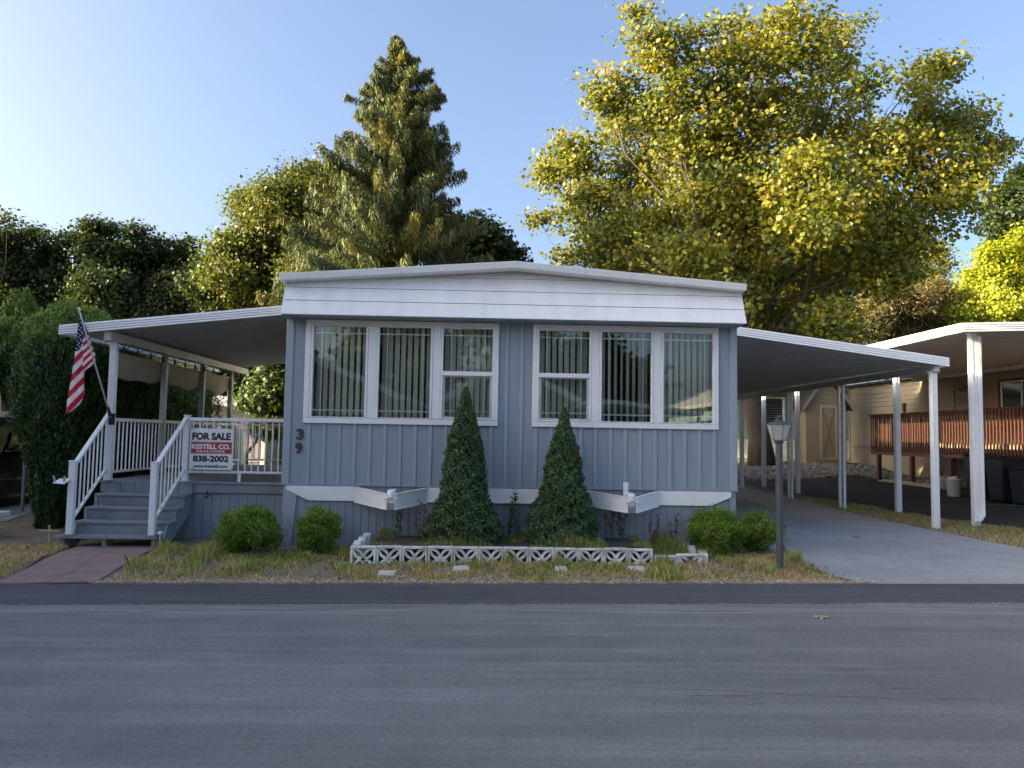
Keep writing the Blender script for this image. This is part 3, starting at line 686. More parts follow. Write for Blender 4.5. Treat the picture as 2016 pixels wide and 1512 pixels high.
tagged(part('downspout', dsp.tube(fluted, .045, 4), 'alu', bevel=.004), 'white downspout with curved foot beside the tallest post', 'downspout')
for i, (yy, l) in enumerate(((16.5, 'slim white post between the scroll post and the carport corner post'), (21.9, 'slim white post just right of the lantern before the teal house'), (24.6, 'slim white post immediately left of the lamp post'))):
    fluted_post(8.9, yy, G(8.9, yy)-.03, 3.6, .11, 'alu', l, GN)

# ------------------------------------------------------------------ deck, stairs, railings
DZ = .885; DX0, DX1, DY0, DY1 = -5.42, HX0-.03, 11.06, 17.0
deck = thing('deck', (-4, DY0, .1), 'raised grey-blue wooden deck with board skirting and stairs at its left', 'deck')
n = int((DY1-DY0)/.14); pr_ = None
for i in range(n):
    y = DY0-.03+i*.14
    if pr_ is None: pr_ = part('deck_board', box(DX0, DX1, y, y+.134, DZ-.035, DZ), 'deckp', deck, bevel=.003, org=(DX0, y, DZ-.035))
    else: twin(pr_, (DX0, y, DZ-.035), deck)
part('rim_board', box(DX0, DX1, DY0-.01, DY0+.02, DZ-.16, DZ-.037), 'deckp', deck, bevel=.004)
x = -4.75
while x < DX1-.02:
    x2 = min(x+.125, DX1); part('skirting_board', box(x+.003, x2-.003, DY0+.022, DY0+.04, .08, DZ-.036), 'skirt', deck); x = x2
part('side_skirting', box(DX0+.01, DX0+.03, DY0+.05, DY1, .05, DZ-.037), 'skirt', deck)
part('hose_hook', MB().tube([(-3.93, DY0-.012, .74), (-3.93, DY0-.05, .735), (-3.9, DY0-.055, .70), (-3.94, DY0-.05, .66)], .012, 6), 'blackm', deck)
part('vent_handle', MB().tube([(-3.42, DY0+.02, .565), (-3.41, DY0-.02, .563), (-3.28, DY0-.02, .568), (-3.27, DY0+.02, .568)], .008, 6), 'deckp', deck)
stairs = thing('stairs', (-4.8, 10.1, .1), 'five-step grey-blue wooden stairs between two white handrails', 'stairs')
steps = [(.24, 10.06, -5.47, -4.19), (.40, 10.30, -5.37, -4.13), (.56, 10.55, -5.36, -4.13), (.72, 10.80, -5.36, -4.13)]
for i, (z, y, a, b) in enumerate(steps):
    for k in range(2): part('tread', box(a, b, y-.025+k*.135+.002, y-.025+k*.135+.131, z-.035, z), 'deckp', stairs, bevel=.005)
    if i: part('riser', box(-5.33, -4.19, y+.002, y+.022, z-.125, z-.0355), 'deckp', stairs); part('riser', box(-5.33, -4.19, y+.004, y+.020, z-.16, z-.127), 'deckp', stairs)
part('riser', box(-5.33, -4.13, 11.04-.012, 11.045, .7205, .80), 'deckp', stairs)
for i in range(6): part('riser_block', box(-5.32+i*.2, -5.32+i*.2+.19, 11.018, 11.028, .7205, DZ-.036), 'deckp', stairs)
for xa in (-5.36, -4.19):
    part('stringer', MB().prism([(xa, 10.30, .08), (xa, 10.20, .20), (xa, 10.28, .365), (xa, 10.53, .365), (xa, 10.53, .525), (xa, 10.78, .525), (xa, 10.78, .685), (xa, 11.02, .685), (xa, 11.02, .45)], (.04, 0, 0)), 'skirt', stairs)
for xx in (-5.42, -4.9, -4.28): part('foot_block', box(xx, xx+.05, 10.10, 10.30, .03, .204), 'concrete', stairs)
GRL = 'white deck railings'
def railing(label, p0, p1, zt, zb, n, posts, m='white', mid=True, cat='railing'):
    """straight railing from p0 to p1; zt, zb = heights of top and bottom rail at both ends"""
    p0 = np.array(p0, float); p1 = np.array(p1, float); T = thing('railing', (*((p0+p1)/2), min(zb)), label, cat, GRL)
    d = p1-p0; L = np.linalg.norm(d); d /= L; nn = np.array([-d[1], d[0]])
    def bar(nm, z0, z1, h, w):
        a = p0+nn*w/2; b = p1+nn*w/2; c = p1-nn*w/2; e = p0-nn*w/2
        part(nm, MB().hexa([(*e, z0), (*c, z1), (*b, z1), (*a, z0), (*e, z0+h), (*c, z1+h), (*b, z1+h), (*a, z0+h)]), m, T, bevel=.006)
    bar('top_rail', zt[0]-.05, zt[1]-.05, .05, .06); bar('bottom_rail', zb[0], zb[1], .035, .04)
    pr = None
    for i in range(n):
        t = (i+.5)/n; c = p0+(p1-p0)*t; z0 = zb[0]+(zb[1]-zb[0])*t+.034; z1 = zt[0]+(zt[1]-zt[0])*t-.049
        if pr is None: pr = part('baluster', box(c[0]-.0085, c[0]+.0085, c[1]-.0085, c[1]+.0085, z0, z1), m, T, org=(c[0], c[1], z0)); hz = z1-z0
        else: twin(pr, (c[0], c[1], z0), T, scale=(1, 1, (z1-z0)/hz))
    for (x, y, z0, z1) in posts:
        part('newel', box(x-.04, x+.04, y-.04, y+.04, z0, z1), m, T, bevel=.008); part('newel_cap', box(x-.047, x+.047, y-.047, y+.047, z1+.0005, z1+.02), m, T, bevel=.008)
        part('base_flange', box(x-.07, x+.07, y-.07, y+.07, z0-.012, z0-.0005), m if z0 > .5 else 'deckp', T, bevel=.004)
    return T
fr_ = railing('white front railing of the deck carrying the for-sale sign', (-4.23, 11.1), (DX1+.0, 11.1), (1.785, 1.785), (1.0, 1.0), 16, [(-4.27, 11.1, DZ+.012, 1.80)])
part('rail_foot', box(-3.53, -3.49, 11.085, 11.115, DZ+.001, 1.0), 'white', fr_); part('rail_wall_mount', box(DX1-.025, DX1-.001, 11.08, 11.12, 1.04, 1.73), 'white', fr_)
railing('sloping white handrail on the left side of the stairs', (-5.31, 10.14), (-5.31, 10.95), (1.17, 1.83), (.42, 1.03), 8, [(-5.31, 10.10, .252, 1.17)])
railing('sloping white handrail on the right side of the stairs', (-4.275, 10.14), (-4.275, 11.06), (1.17, 1.80), (.42, 1.03), 8, [(-4.275, 10.10, .252, 1.17)])
railing('long white side railing at the left edge of the deck', (-5.3, 11.08), (-5.3, 16.7), (1.76, 1.76), (.98, .98), 46, [])
railing('white railing across the far end of the deck', (-5.2, 16.75), (-3.9, 16.75), (1.76, 1.76), (.98, .98), 10, [])
GA = 'posts holding up the patio awning'
for i, (yy, l) in enumerate(((11.0, 'white fluted awning post at the front corner of the deck beside the flag'), (12.72, 'fluted awning post second from the front of the deck'), (14.4, 'fluted awning post third from the front of the deck'), (15.95, 'fluted awning post farthest back on the deck'))):
    fluted_post(-5.3, yy, DZ+.002, 2.82, .085 if i else .09, 'alu' if i == 0 else 'alu_dirty', l, GA)
# rolled canvas shades between the posts, with scalloped lower edge
GS = 'canvas shades under the patio awning'
for i, (ya, yb) in enumerate(((11.08, 12.66), (12.78, 14.34), (14.46, 15.9))):
    mb = MB(); nn = 16
    rows_ = []
    for k in range(nn+1):
        t = k/nn; y = ya+(yb-ya)*t; sag = .10*math.sin(math.pi*t)+.03*math.sin(t*9+i)
        rows_.append([(-5.34, y, 2.70), (-5.345+.012*math.sin(k*1.3), y, 2.60), (-5.37+.01*math.sin(k*.9), y, 2.45-sag*.7), (-5.36, y, 2.41-sag), (-5.325, y, 2.43-sag), (-5.32, y, 2.56), (-5.325, y, 2.70)])
    c = 7; mb.v = [p for r_ in rows_ for p in r_]; mb.f = [(a*c+b, a*c+b+1, (a+1)*c+b+1, (a+1)*c+b) for a in range(nn) for b in range(c-1)]
    o = part('canvas_shade', mb, 'canvas', smooth=True); tagged(o, ['tan canvas shade half rolled between the two front awning posts', 'tan canvas shade half rolled between the middle awning posts', 'tan canvas shade half rolled between the two rear awning posts'][i], 'shade', GS)
st = thing('string_lights', (-5.24, 11, 2.76), 'dark cord of string lights looped along the awning beam', 'lights')
pts = []; y = 10.95
while y < 16.4:
    for t in np.linspace(0, 1, 6)[:-1]: pts.append((-5.22, y+.45*t, 2.83-.07*math.sin(math.pi*t)))
    y += .45
part('cord', MB().tube(pts, .006, 5), 'blackm', st)
pr_ = None; y = 11.1
while y < 16.3:
    mb = MB().lathe((-5.22, y, 2.68), [(.004, 0), (.022, .015), (.026, .035), (.012, .06), (.012, .09)], 8)
    if pr_ is None: pr_ = part('bulb', mb, 'blackm', st, org=(-5.22, y, 2.68))
    else: twin(pr_, (-5.22, y, 2.68), st)
    y += .45

# ------------------------------------------------------------------ sign
sg = thing('for_sale_sign', (-3.96, 11.045, 1.04), 'white realtor for-sale sign with red band tied to the deck railing', 'sign')
SX0, SX1, SZ0, SZ1, SY = -4.205, -3.595, 1.05, 1.632, 11.045
part('panel', box(SX0, SX1, SY, SY+.012, SZ0, SZ1), 'signw', sg, bevel=.002)
wS = SX1-SX0; hS = SZ1-SZ0
part('red_band', box(SX0+.02, SX1-.02, SY-.0025, SY-.0005, SZ0+hS*.40, SZ0+hS*.665), 'signr', sg)
for zf in (.385, .675): part('red_line', box(SX0+.015, SX1-.02, SY-.0025, SY-.0005, SZ0+hS*zf, SZ0+hS*zf+.004), 'signr', sg)
lettering('lettering', 'FOR SALE', SX0+.03, SY-.0005, SZ0+hS*.72, wS-.07, hS*.18, 'signk', sg, .05)
lettering('lettering', 'KESTELL CO.', SX0+.03, SY-.003, SZ0+hS*.50, wS-.07, hS*.125, 'signw', sg, .05)
lettering('lettering', 'REALTORS', SX0+.10, SY-.003, SZ0+hS*.42, wS-.22, hS*.055, 'signw', sg, .022)
lettering('lettering', '838-2002', SX0+.05, SY-.0005, SZ0+hS*.19, wS-.11, hS*.155, 'signk', sg, .045)
lettering('lettering', 'www.kestell.com', SX0+.06, SY-.0005, SZ0+hS*.055, wS-.13, hS*.07, 'signk', sg, .035)
for x in (SX0+.05, SX1-.05): part('zip_tie', MB().tube([(x, SY-.003, SZ1-.02), (x, SY+.02, SZ1+.03), (x+.01, 11.1, SZ1+.05)], .004, 5), 'blackm', sg)
for x in (SX0+.04, SX1-.02): part('zip_tie', MB().tube([(x, SY-.003, SZ0+.02), (x+.03, SY-.01, SZ0+.015)], .005, 5), 'blackm', sg)

# ------------------------------------------------------------------ flag on its pole
fl = thing('flag', (-5.26, 10.9, 1.8), 'american flag drooping from a slanted pole on the front awning post', 'flag')
pa, pb = PY(218, 822, 10.90), PY(156, 611, 10.62)
part('pole', MB().tube([pa, pa*.5+pb*.5, pb], [.013, .012, .011], 8), 'alu_dirty', fl, smooth=True)
part('finial', MB().lathe(tuple(pb), [(.006, 0), (.018, .01), (.018, .025), (.004, .04)], 8), 'bulb', fl, smooth=True)
part('pole_bracket', MB().tube([(-5.265, 10.955, 1.72), tuple(pa*.97+pb*.03), tuple(pa*.9+pb*.1)], [.03, .026, .02], 8).box(-5.30, -5.22, 10.94, 10.954, 1.66, 1.82), 'blackm', fl)
LE = [(612, 157), (640, 154), (670, 150), (700, 147), (745, 140), (790, 132), (811, 130)]
RE = [(612, 158), (630, 163.5), (660, 175), (700, 188), (712, 188), (722, 178), (731, 166), (760, 165.5), (776, 167), (795, 158), (806, 146), (812, 137), (814, 133)]
NV, NU = 170, 48; v0, v1 = 612, 813.5
cloth = MB(); cols_ = []; PX_ = []
def fcol(u, v):
    can = v < 700 and (u-157)*1.0 < 1e9
    left = (u < 163.0)
    ub = 172 if v < 663 else (172-(v-663)*.34)          # canton boundary
    if v < 663: ub = 200
    if v < 660 or (v < 693-(u-147)*.02 and u < 163-(0 if v < 688 else 0) and v < 691) and u < 172-(v-660)*.55+0: 
        return (.012, .016, .07)
    q = (v+(u-147)*(.95 if v < 735 and not left else 1.0))
    if not left and v < 733: ph = (q-683)/15.5
    else: ph = (q-690)/27.5
    return (.52, .02, .05) if (ph % 1) > .5 else (.72, .72, .74)
for j in range(NV+1):
    v = v0+(v1-v0)*j/NV; ul = np.interp(v, [a for a, _ in LE], [b for _, b in LE]); ur = np.interp(v, [a for a, _ in RE], [b for _, b in RE])
    for i in range(NU+1):
        s = i/NU; u = ul+(ur-ul)*s; y = 10.63+.25*(v-612)/205*s*(1 if v < 720 else .3)+.028*math.sin(s*7.5+.012*(v-612))*min(1, (v-612)/60)+.01*math.sin(v*.06)
        cloth.v.append(tuple(PY(u, v, y))); PX_.append((u, v))
cloth.f = [(j*(NU+1)+i, (j+1)*(NU+1)+i, (j+1)*(NU+1)+i+1, j*(NU+1)+i+1) for j in range(NV) for i in range(NU)]
M['flag'] = leafmat('flag_cloth', .2, .8)
fo = part('cloth', cloth, 'flag', fl, smooth=True)
ca = fo.data.color_attributes.new('tint', 'FLOAT_COLOR', 'CORNER')
arr = []
for f in cloth.f:
    u = sum(PX_[k][0] for k in f)/4; v = sum(PX_[k][1] for k in f)/4; arr += [(*fcol(u, v), 1)]*4
ca.data.foreach_set('color', np.array(arr, np.float32).ravel())
stm = MB()
k = 0
for r_ in range(9):
    for q in range(4):
        v = 627+r_*7.4+(q % 2)*3.7; ul = np.interp(v, [a for a, _ in LE], [b for _, b in LE]); u = ul+2.2+q*4.3+(r_ % 2)*1.5
        ur = np.interp(v, [a for a, _ in RE], [b for _, b in RE])
        if u > min(ur-1.5, 172-(max(v, 660)-660)*.5) or fcol(u, v)[0] > .1: continue
        s = (u-ul)/(ur-ul); y = 10.63+.25*(v-612)/205*s+.028*math.sin(s*7.5+.012*(v-612))*min(1, (v-612)/60)+.01*math.sin(v*.06)-.006
        c = PY(u, v, y); P = []
        for a in range(10):
            rr = .0125 if a % 2 == 0 else .0055; th = math.pi/2+a*math.pi/5; P.append((c[0]+rr*math.cos(th), c[1], c[2]+rr*math.sin(th)))
        stm = MB().prism(P, (0, .003, 0)); part('star', stm, 'signw', fo)
# ------------------------------------------------------------------ flyer box, small stakes
fb = thing('flyer_holder', (-5.42, 10.0, .8), 'small white flyer sheet clipped beside the left stair newel', 'flyer')
c = PY(122, 948, 10.02)
part('sheet', MB().hexa([(c[0]-.09, 9.97, c[2]-.02), (c[0]+.06, 9.97, c[2]-.03), (c[0]+.09, 10.07, c[2]+.035), (c[0]-.06, 10.07, c[2]+.03), (c[0]-.09, 9.97, c[2]-.015), (c[0]+.06, 9.97, c[2]-.025), (c[0]+.09, 10.07, c[2]+.04), (c[0]-.06, 10.07, c[2]+.035)]), 'signw', fb)
part('arm', MB().box(c[0]+.07, -5.35, 10.06, 10.075, c[2]-.01, c[2]+.01), 'white', fb)
for dx in (-.09, .02): part('clothes_peg', MB().hexa([(c[0]+dx, 10.0, c[2]+.0), (c[0]+dx+.02, 10.0, c[2]), (c[0]+dx+.02, 10.02, c[2]), (c[0]+dx, 10.02, c[2]), (c[0]+dx*1.3, 10.0, c[2]+.075), (c[0]+dx*1.3+.02, 10.0, c[2]+.075), (c[0]+dx*1.3+.02, 10.02, c[2]+.075), (c[0]+dx*1.3, 10.02, c[2]+.075)]), 'wood', fb)
c = PZ(97, 1073, .09); sk = thing('wooden_stake', c, 'weathered wooden cross-shaped stake leaning in the dirt by the hedge', 'stake')
part('shaft', MB().hexa([(c[0]-.013, c[1], .05), (c[0]+.013, c[1], .05), (c[0]+.013, c[1]+.02, .05), (c[0]-.013, c[1]+.02, .05), (c[0]-.05, c[1]+.03, .34), (c[0]-.024, c[1]+.03, .34), (c[0]-.024, c[1]+.05, .34), (c[0]-.05, c[1]+.05, .34)]), 'wood', sk)
part('crossbar', box(c[0]-.15, c[0]+.11, c[1]+.0, c[1]+.024, .255, .285), 'wood', sk, bevel=.004)
c = PZ(314, 1080, .09); sk = thing('solar_light', c, 'tiny clear garden stake light at the foot of the right newel', 'garden light')
part('stake', MB().tube([(c[0], c[1], .05), (c[0], c[1], .26)], .012, 8), 'alu_dirty', sk); part('head', MB().lathe((c[0], c[1], .2605), [(.018, 0), (.034, .02), (.034, .035), (.01, .05)], 10), 'alu', sk, smooth=True)

# ------------------------------------------------------------------ lamp post
lx, ly = 3.52, 9.22; gz_ = G(lx, ly)
lp = thing('lamp_post', (lx, ly, gz_), 'dark grey garden lamp post with glass lantern standing in the dry verge', 'lamp post')
part('pole', MB().tube([(lx, ly, gz_-.03), (lx, ly, 1.585)], .042, 20), 'pole', lp, smooth=False)
part('collar', MB().lathe((lx, ly, 1.56), [(.05, 0), (.055, .012), (.05, .03)], 16), 'lampm', lp, smooth=True)
la = part('lantern_base', MB().lathe((lx, ly, 1.591), [(.04, 0), (.10, .006), (.10, .014), (.04, .018)], 6), 'lampm', lp)
rb, rt, zb, zt = .088, .142, 1.606, 1.79
for k in range(6):
    a0 = math.pi/6+k*math.pi/3; a1 = a0+math.pi/3
    p = [(lx+rb*math.cos(a0), ly+rb*math.sin(a0), zb), (lx+rb*math.cos(a1), ly+rb*math.sin(a1), zb), (lx+rt*math.cos(a1), ly+rt*math.sin(a1), zt), (lx+rt*math.cos(a0), ly+rt*math.sin(a0), zt)]
    nrm = (-math.cos((a0+a1)/2)*.003, -math.sin((a0+a1)/2)*.003, 0)
    part('glass_pane', MB().prism(p, nrm), 'lampglass', lp); part('glazing_bar', MB().tube([p[0], p[3]], .0045, 6), 'lampm', lp)
    am = (a0+a1)/2; arc = [(p[3][0]*(1-t)+p[2][0]*t, p[3][1]*(1-t)+p[2][1]*t, zt+.018*math.sin(math.pi*t)) for t in np.linspace(0, 1, 7)]
    part('arched_rim', MB().tube(arc, .006, 6), 'lampm', lp)
part('lantern_roof', MB().lathe((lx, ly, zt), [(.145, .002), (.142, .012), (.10, .03), (.055, .04), (.05, .06), (.035, .075)], 18), 'lampm', lp, smooth=True)
part('lantern_cap', MB().lathe((lx, ly, zt+.076), [(.03, 0), (.056, .004), (.05, .014), (.018, .024), (.008, .03), (.012, .036), (.004, .048)], 14), 'lampm', lp, smooth=True)
part('bulb', MB().lathe((lx, ly, 1.65), [(.018, 0), (.03, .03), (.034, .06), (.024, .085), (.005, .095)], 14), 'bulb', lp, smooth=True)
part('socket', MB().tube([(lx, ly, 1.608), (lx, ly, 1.649)], .02, 10), 'alu_dirty', lp)
part('photocell', MB().lathe((lx+.02, ly-.045, 1.40), [(.001, 0), (.012, .006), (.012, .02), (.001, .026)], 8), 'blackm', lp)

# ------------------------------------------------------------------ breeze-block planter
pl = thing('planter_wall', (.2, 9.4, .1), 'low white planter border of patterned breeze blocks with leaf-shaped holes', 'planter')
BW, BH, BD = .304, .305, .095
def block_mesh():
    mb = MB(); t = .024; w, h = BW-.006, BH
    mb.box(0, t, 0, BD, 0, h).box(w-t, w, 0, BD, 0, h).box(t, w-t, 0, BD, h-t, h).box(t, w-t, 0, BD, 0, t)
    y0, y1 = .012, BD-.012; cx = w/2
    def arc(c, r, a0, a1, wd=.030, n=9):
        P = []
        for k in range(n+1):
            a = a0+(a1-a0)*k/n; P.append(((c[0]+(r-wd/2)*math.cos(a), c[1]+(r-wd/2)*math.sin(a)), (c[0]+(r+wd/2)*math.cos(a), c[1]+(r+wd/2)*math.sin(a))))
        for k in range(n):
            (a, b), (c2, d2) = P[k], P[k+1]
            mb.hexa([(a[0], y0, a[1]), (b[0], y0, b[1]), (b[0], y1, b[1]), (a[0], y1, a[1]), (c2[0], y0, c2[1]), (d2[0], y0, d2[1]), (d2[0], y1, d2[1]), (c2[0], y1, c2[1])])
    I = w-2*t; half = I/2; o0 = t
    # four petals meeting in the middle: arcs centred on the side mid-points
    for (c, a0) in (((o0, h/2), -math.pi/2), ((w-t, h/2), math.pi/2), ((cx, t), 0), ((cx, h-t), math.pi)): arc(c, half, a0, a0+math.pi)
    return mb
bproto = None; GB = None
x = -1.60; k = 0; zb_ = -.11
ybl = lambda x: 9.28+.045*(x+1.6)
for k in range(12):
    xx = x+k*BW
    zz0 = G(xx+.15, 9.35)+zb_+RNG.uniform(-.004, .004)
    if bproto is None: bproto = part('breeze_block', block_mesh(), 'breeze', pl, org=(0, 0, 0), bevel=.003); bproto.location = np.array((xx, ybl(xx), zz0))-ORG[pl.name]
    else:
        o = twin(bproto, (xx, ybl(xx), zz0), pl, rz=RNG.normal(.045, .008))
for k, (xx, dz) in enumerate(((2.06, -.17), (2.364, -.15))):
    twin(bproto, (xx, ybl(xx)+.02, G(xx, 9.45)+dz+zb_*.3), pl, rz=.045)
# returns towards the house at both ends
for xx, y in ((-1.50, 9.40), (-1.49, 9.705), (-1.48, 10.0)): twin(bproto, (xx, y, G(xx, y)-.10), pl, rz=math.pi/2+.1)
for xx, y in ((2.75, 9.55), (2.68, 9.85), (2.60, 10.1)): twin(bproto, (xx, y, G(xx, y)-.19), pl, rz=math.pi/2-.2)
pb = MB().prism([(-1.40, 9.40, .02), (2.04, 9.555, .02), (2.04, 10.36, .02), (-1.40, 10.36, .02)], (0, 0, .235))
struct(part('planter_soil', pb, 'bedsoil'))
struct(part('planter_soil', MB().prism([(2.045, 9.60, .02), (2.60, 9.62, .02), (2.60, 10.36, .02), (2.045, 10.36, .02)], (0, 0, .11)), 'soil'))
for i, (u, v, w, l) in enumerate(((762, 1118, .21, 'pale concrete paver in the grass below the left end of the planter'), (908, 1112, .20, 'half-buried pale paver in the grass below the left cone spruce'), (1105, 1113, .16, 'small half-hidden paver in the grass below the right cone spruce'), (1254, 1113, .22, 'pale concrete paver below the right end of the breeze blocks'))):
    c = PZ(u, v+3, .08); g0 = G(c[0], c[1])
    o = part('paver', MB().hexa([(c[0]-w/2, c[1]-.07, g0-.03), (c[0]+w/2, c[1]-.07, g0-.03), (c[0]+w/2, c[1]+.06, g0-.02), (c[0]-w/2, c[1]+.06, g0-.02), (c[0]-w/2, c[1]-.07, g0+.02), (c[0]+w/2, c[1]-.07, g0+.018), (c[0]+w/2-.01, c[1]+.06, g0+.045), (c[0]-w/2+.01, c[1]+.06, g0+.045)]), 'paver', bevel=.008)
    tagged(o, l, 'paver', 'pavers in the verge')

# ------------------------------------------------------------------ neighbour on the right: tan house, red deck, clutter
NX = 15.8
nh = thing('neighbor_house', (NX, 27, G(NX, 27)), 'tan lap-sided neighbouring house behind the red deck', 'house')
part('wall', box(NX+.03, NX+8, 12.5, 33.2, .15, 3.95), 'tan2', nh)
pr_ = None; z = 0.18; k = 0
while z < 3.9:
    mb = MB().prism([(NX+.03, 0, z), (NX-.004, 0, z), (NX+.018, 0, z+.175), (NX+.03, 0, z+.175)], (0, 1, 0))
    for (ya, yb, mm) in ((25.6, 33.2, 'tan'), (12.5, 25.596, 'tan2' if z > 1.4 else 'tan')):
        q = MB(); q.v = [(p[0], ya if p[1] == 0 else yb, p[2]) for p in mb.v]; q.f = mb.f; part('lap_board', q, mm, nh)
    z += .178
for y in (33.15, 25.6): part('corner_board', box(NX-.02, NX+.03, y, y+.1, .18, 3.95), 'tan', nh)
part('belt_trim', box(NX-.04, NX-.006, 22, 33.1, 1.36, 1.42), 'tan2', nh)
part('roof', MB().prism([(NX-.25, 12.3, 4.02), (NX+4, 12.3, 4.6), (NX+8.2, 12.3, 4.02), (NX+8.2, 12.3, 3.94), (NX-.25, 12.3, 3.94)], (0, 21.2, 0)), 'roofd', nh)
w = part('window', MB().box(NX-.05, NX-.006, 21.2, 23.3, 2.45, 2.53).box(NX-.05, NX-.006, 21.2, 23.3, 3.50, 3.58).box(NX-.05, NX-.006, 21.2, 21.3, 2.5305, 3.4995).box(NX-.05, NX-.006, 23.2, 23.3, 2.5305, 3.4995), 'red', nh)
part('frame', MB().box(NX-.035, NX-.006, 21.31, 23.19, 2.535, 2.57).box(NX-.035, NX-.006, 21.31, 23.19, 3.46, 3.495).box(NX-.035, NX-.006, 22.22, 22.28, 2.571, 3.459).box(NX-.035, NX-.006, 23.13, 23.19, 2.571, 3.459), 'alu', w)
part('pane', box(NX-.012, NX-.007, 21.31, 22.219, 2.571, 3.459), 'carglass', w); part('pane', box(NX-.012, NX-.007, 22.281, 23.129, 2.571, 3.459), 'carglass', w)
wo = thing('wall_ornament', (NX-.03, 25.0, 3.1), 'dark cast metal ornament hung on the porch wall beside the window', 'ornament')
part('silhouette', MB().prism([(NX-.05, 25.0+y*.9, 3.42+z) for y, z in ((-.35, .02), (-.2, .10), (-.1, .06), (0, .12), (.15, .05), (.32, .06), (.40, -.02), (.25, -.04), (.22, -.12), (.12, -.06), (-.05, -.08), (-.18, -.14), (-.2, -.04))], (.02, 0, 0)), 'blackm', wo)
rdk = thing('red_deck', (13.5, 23, G(13.5, 23)), 'red-stained raised wooden deck with slatted railing on the tan house', 'deck')
DXn = 13.5; dz0, dz1 = 1.30, 2.56; ya, yb = 17.2, 26.9
part('deck_floor', box(DXn+.06, NX-.05, ya, yb, dz0, dz0+.04), 'red', rdk)
part('rim_board', box(DXn+.04, DXn+.08, ya, yb, dz0-.14, dz0-.002), 'red', rdk)
part('top_rail', box(DXn-.04, DXn+.12, ya, yb, dz1-.035, dz1), 'red', rdk, bevel=.005); part('rail_stringer', box(DXn+.03, DXn+.07, ya, yb, dz1-.16, dz1-.04), 'red', rdk)
part('rail_stringer', box(DXn+.03, DXn+.07, ya, yb, dz0+.06, dz0+.16), 'red', rdk)
pr_ = None; y = ya+.05
while y < yb:
    if pr_ is None: pr_ = part('baluster', box(DXn-.002, DXn+.028, y-.019, y+.019, dz0-.02, dz1-.037), 'red', rdk, org=(DXn, y, dz0))
    else: twin(pr_, (DXn, y, dz0), rdk)
    y += .14
for y in (26.5, 24.4, 22.3, 20.2, 18.1): part('deck_post', box(DXn+.081, DXn+.20, y-.06, y+.06, G(DXn, y)-.05, dz0-.003), 'red', rdk)
part('gate_post', box(13.9, 14.0, 25.35, 25.45, dz0+.05, dz1+.35), 'tan', rdk)
part('end_rail', box(DXn+.13, NX-.1, yb-.05, yb, dz1-.05, dz1), 'red', rdk)
for k in range(14): part('end_baluster', box(DXn+.2+k*.15, DXn+.24+k*.15, yb-.045, yb-.01, dz0+.04, dz1-.051), 'red', rdk)
def at(u, v, X=None, z=.1): 
    p = PX(u, v, X) if X else PZ(u, v, z); return p
x, y = 12.55, 20.45; b0_ = G(x, y)
pa_ = thing('white_pail', (x, y, b0_), 'white plastic pail heaped with scrap beside a deck post', 'pail')
part('bucket_shell', MB().lathe((x, y, b0_), [(.15, 0), (.155, .01), (.19, .42), (.21, .44), (.21, .47), (.18, .47), (.17, .3)], 18, cap=False), 'pail', pa_, smooth=True)
for i in range(3): part('scrap', MB().hexa([(x-.12+.08*i, y-.1, b0_+.40), (x+.02+.05*i, y-.1, b0_+.42), (x+.02+.05*i, y+.1, b0_+.42), (x-.12+.08*i, y+.1, b0_+.40), (x-.16+.09*i, y-.08, b0_+.50+.05*i), (x+.05, y-.1, b0_+.55), (x+.04, y+.12, b0_+.52), (x-.12, y+.08, b0_+.5)]), ['signw', 'wood', 'blackm'][i], pa_)
x, y = 12.75, 19.85; b0_ = G(x, y)
def bin_(x, y, s, label, lid=True, h=1.0, emblem=False):
    b0_ = G(x, y); T = thing('wheeled_bin', (x, y, b0_), label, 'bin', 'bins under the red deck'); a, b = .26*s, .20*s
    part('tub', MB().hexa([(x-b, y-b, b0_+.06), (x+b, y-b, b0_+.06), (x+b, y+b, b0_+.06), (x-b, y+b, b0_+.06), (x-a, y-a, b0_+h), (x+a, y-a, b0_+h), (x+a, y+a, b0_+h), (x-a, y+a, b0_+h)]), 'bin', T, bevel=.02)
    part('lid', MB().hexa([(x-a-.02, y-a-.02, b0_+h+.002), (x+a+.02, y-a-.02, b0_+h+.002), (x+a+.02, y+a+.02, b0_+h+.002), (x-a-.02, y+a+.02, b0_+h+.002), (x-a*.8, y-a*.8, b0_+h+.08), (x+a*.8, y-a*.8, b0_+h+.07), (x+a*.8, y+a*.8, b0_+h+.07), (x-a*.8, y+a*.8, b0_+h+.08)]), 'bin', T, bevel=.01)
    for k in (-1, 1): part('wheel', MB().tube([(x+b*.5*k-.03, y+b, b0_+.1), (x+b*.5*k+.03, y+b, b0_+.1)], .1, 14), 'tyre', T)
    part('handle', MB().tube([(x-a*.7, y-a-.02, b0_+h-.05), (x-a*.7, y-a-.06, b0_+h), (x+a*.7, y-a-.06, b0_+h), (x+a*.7, y-a-.02, b0_+h-.05)], .015, 6), 'blackm', T)
    if emblem: part('emblem', MB().lathe((x-a*.95-.012, y-.02, b0_+h*.72), [(.12, 0), (.09, .004)], 16), 'signw', T)
bin_(12.85, 19.75, 1.15, 'black wheeled bin beside the white pail under the red deck', h=1.12)
bin_(12.95, 18.95, 1.25, 'large black wheeled bin right of the tall downspout post', h=1.1)
bin_(13.0, 18.3, 1.0, 'smaller black wheeled bin farthest right under the red deck', h=.86)
x, y = 12.8, 17.35; b0_ = G(x, y)
rt_ = thing('red_tool_case', (x, y, b0_), 'red plastic tool case on the dark driveway under the deck', 'tool case')
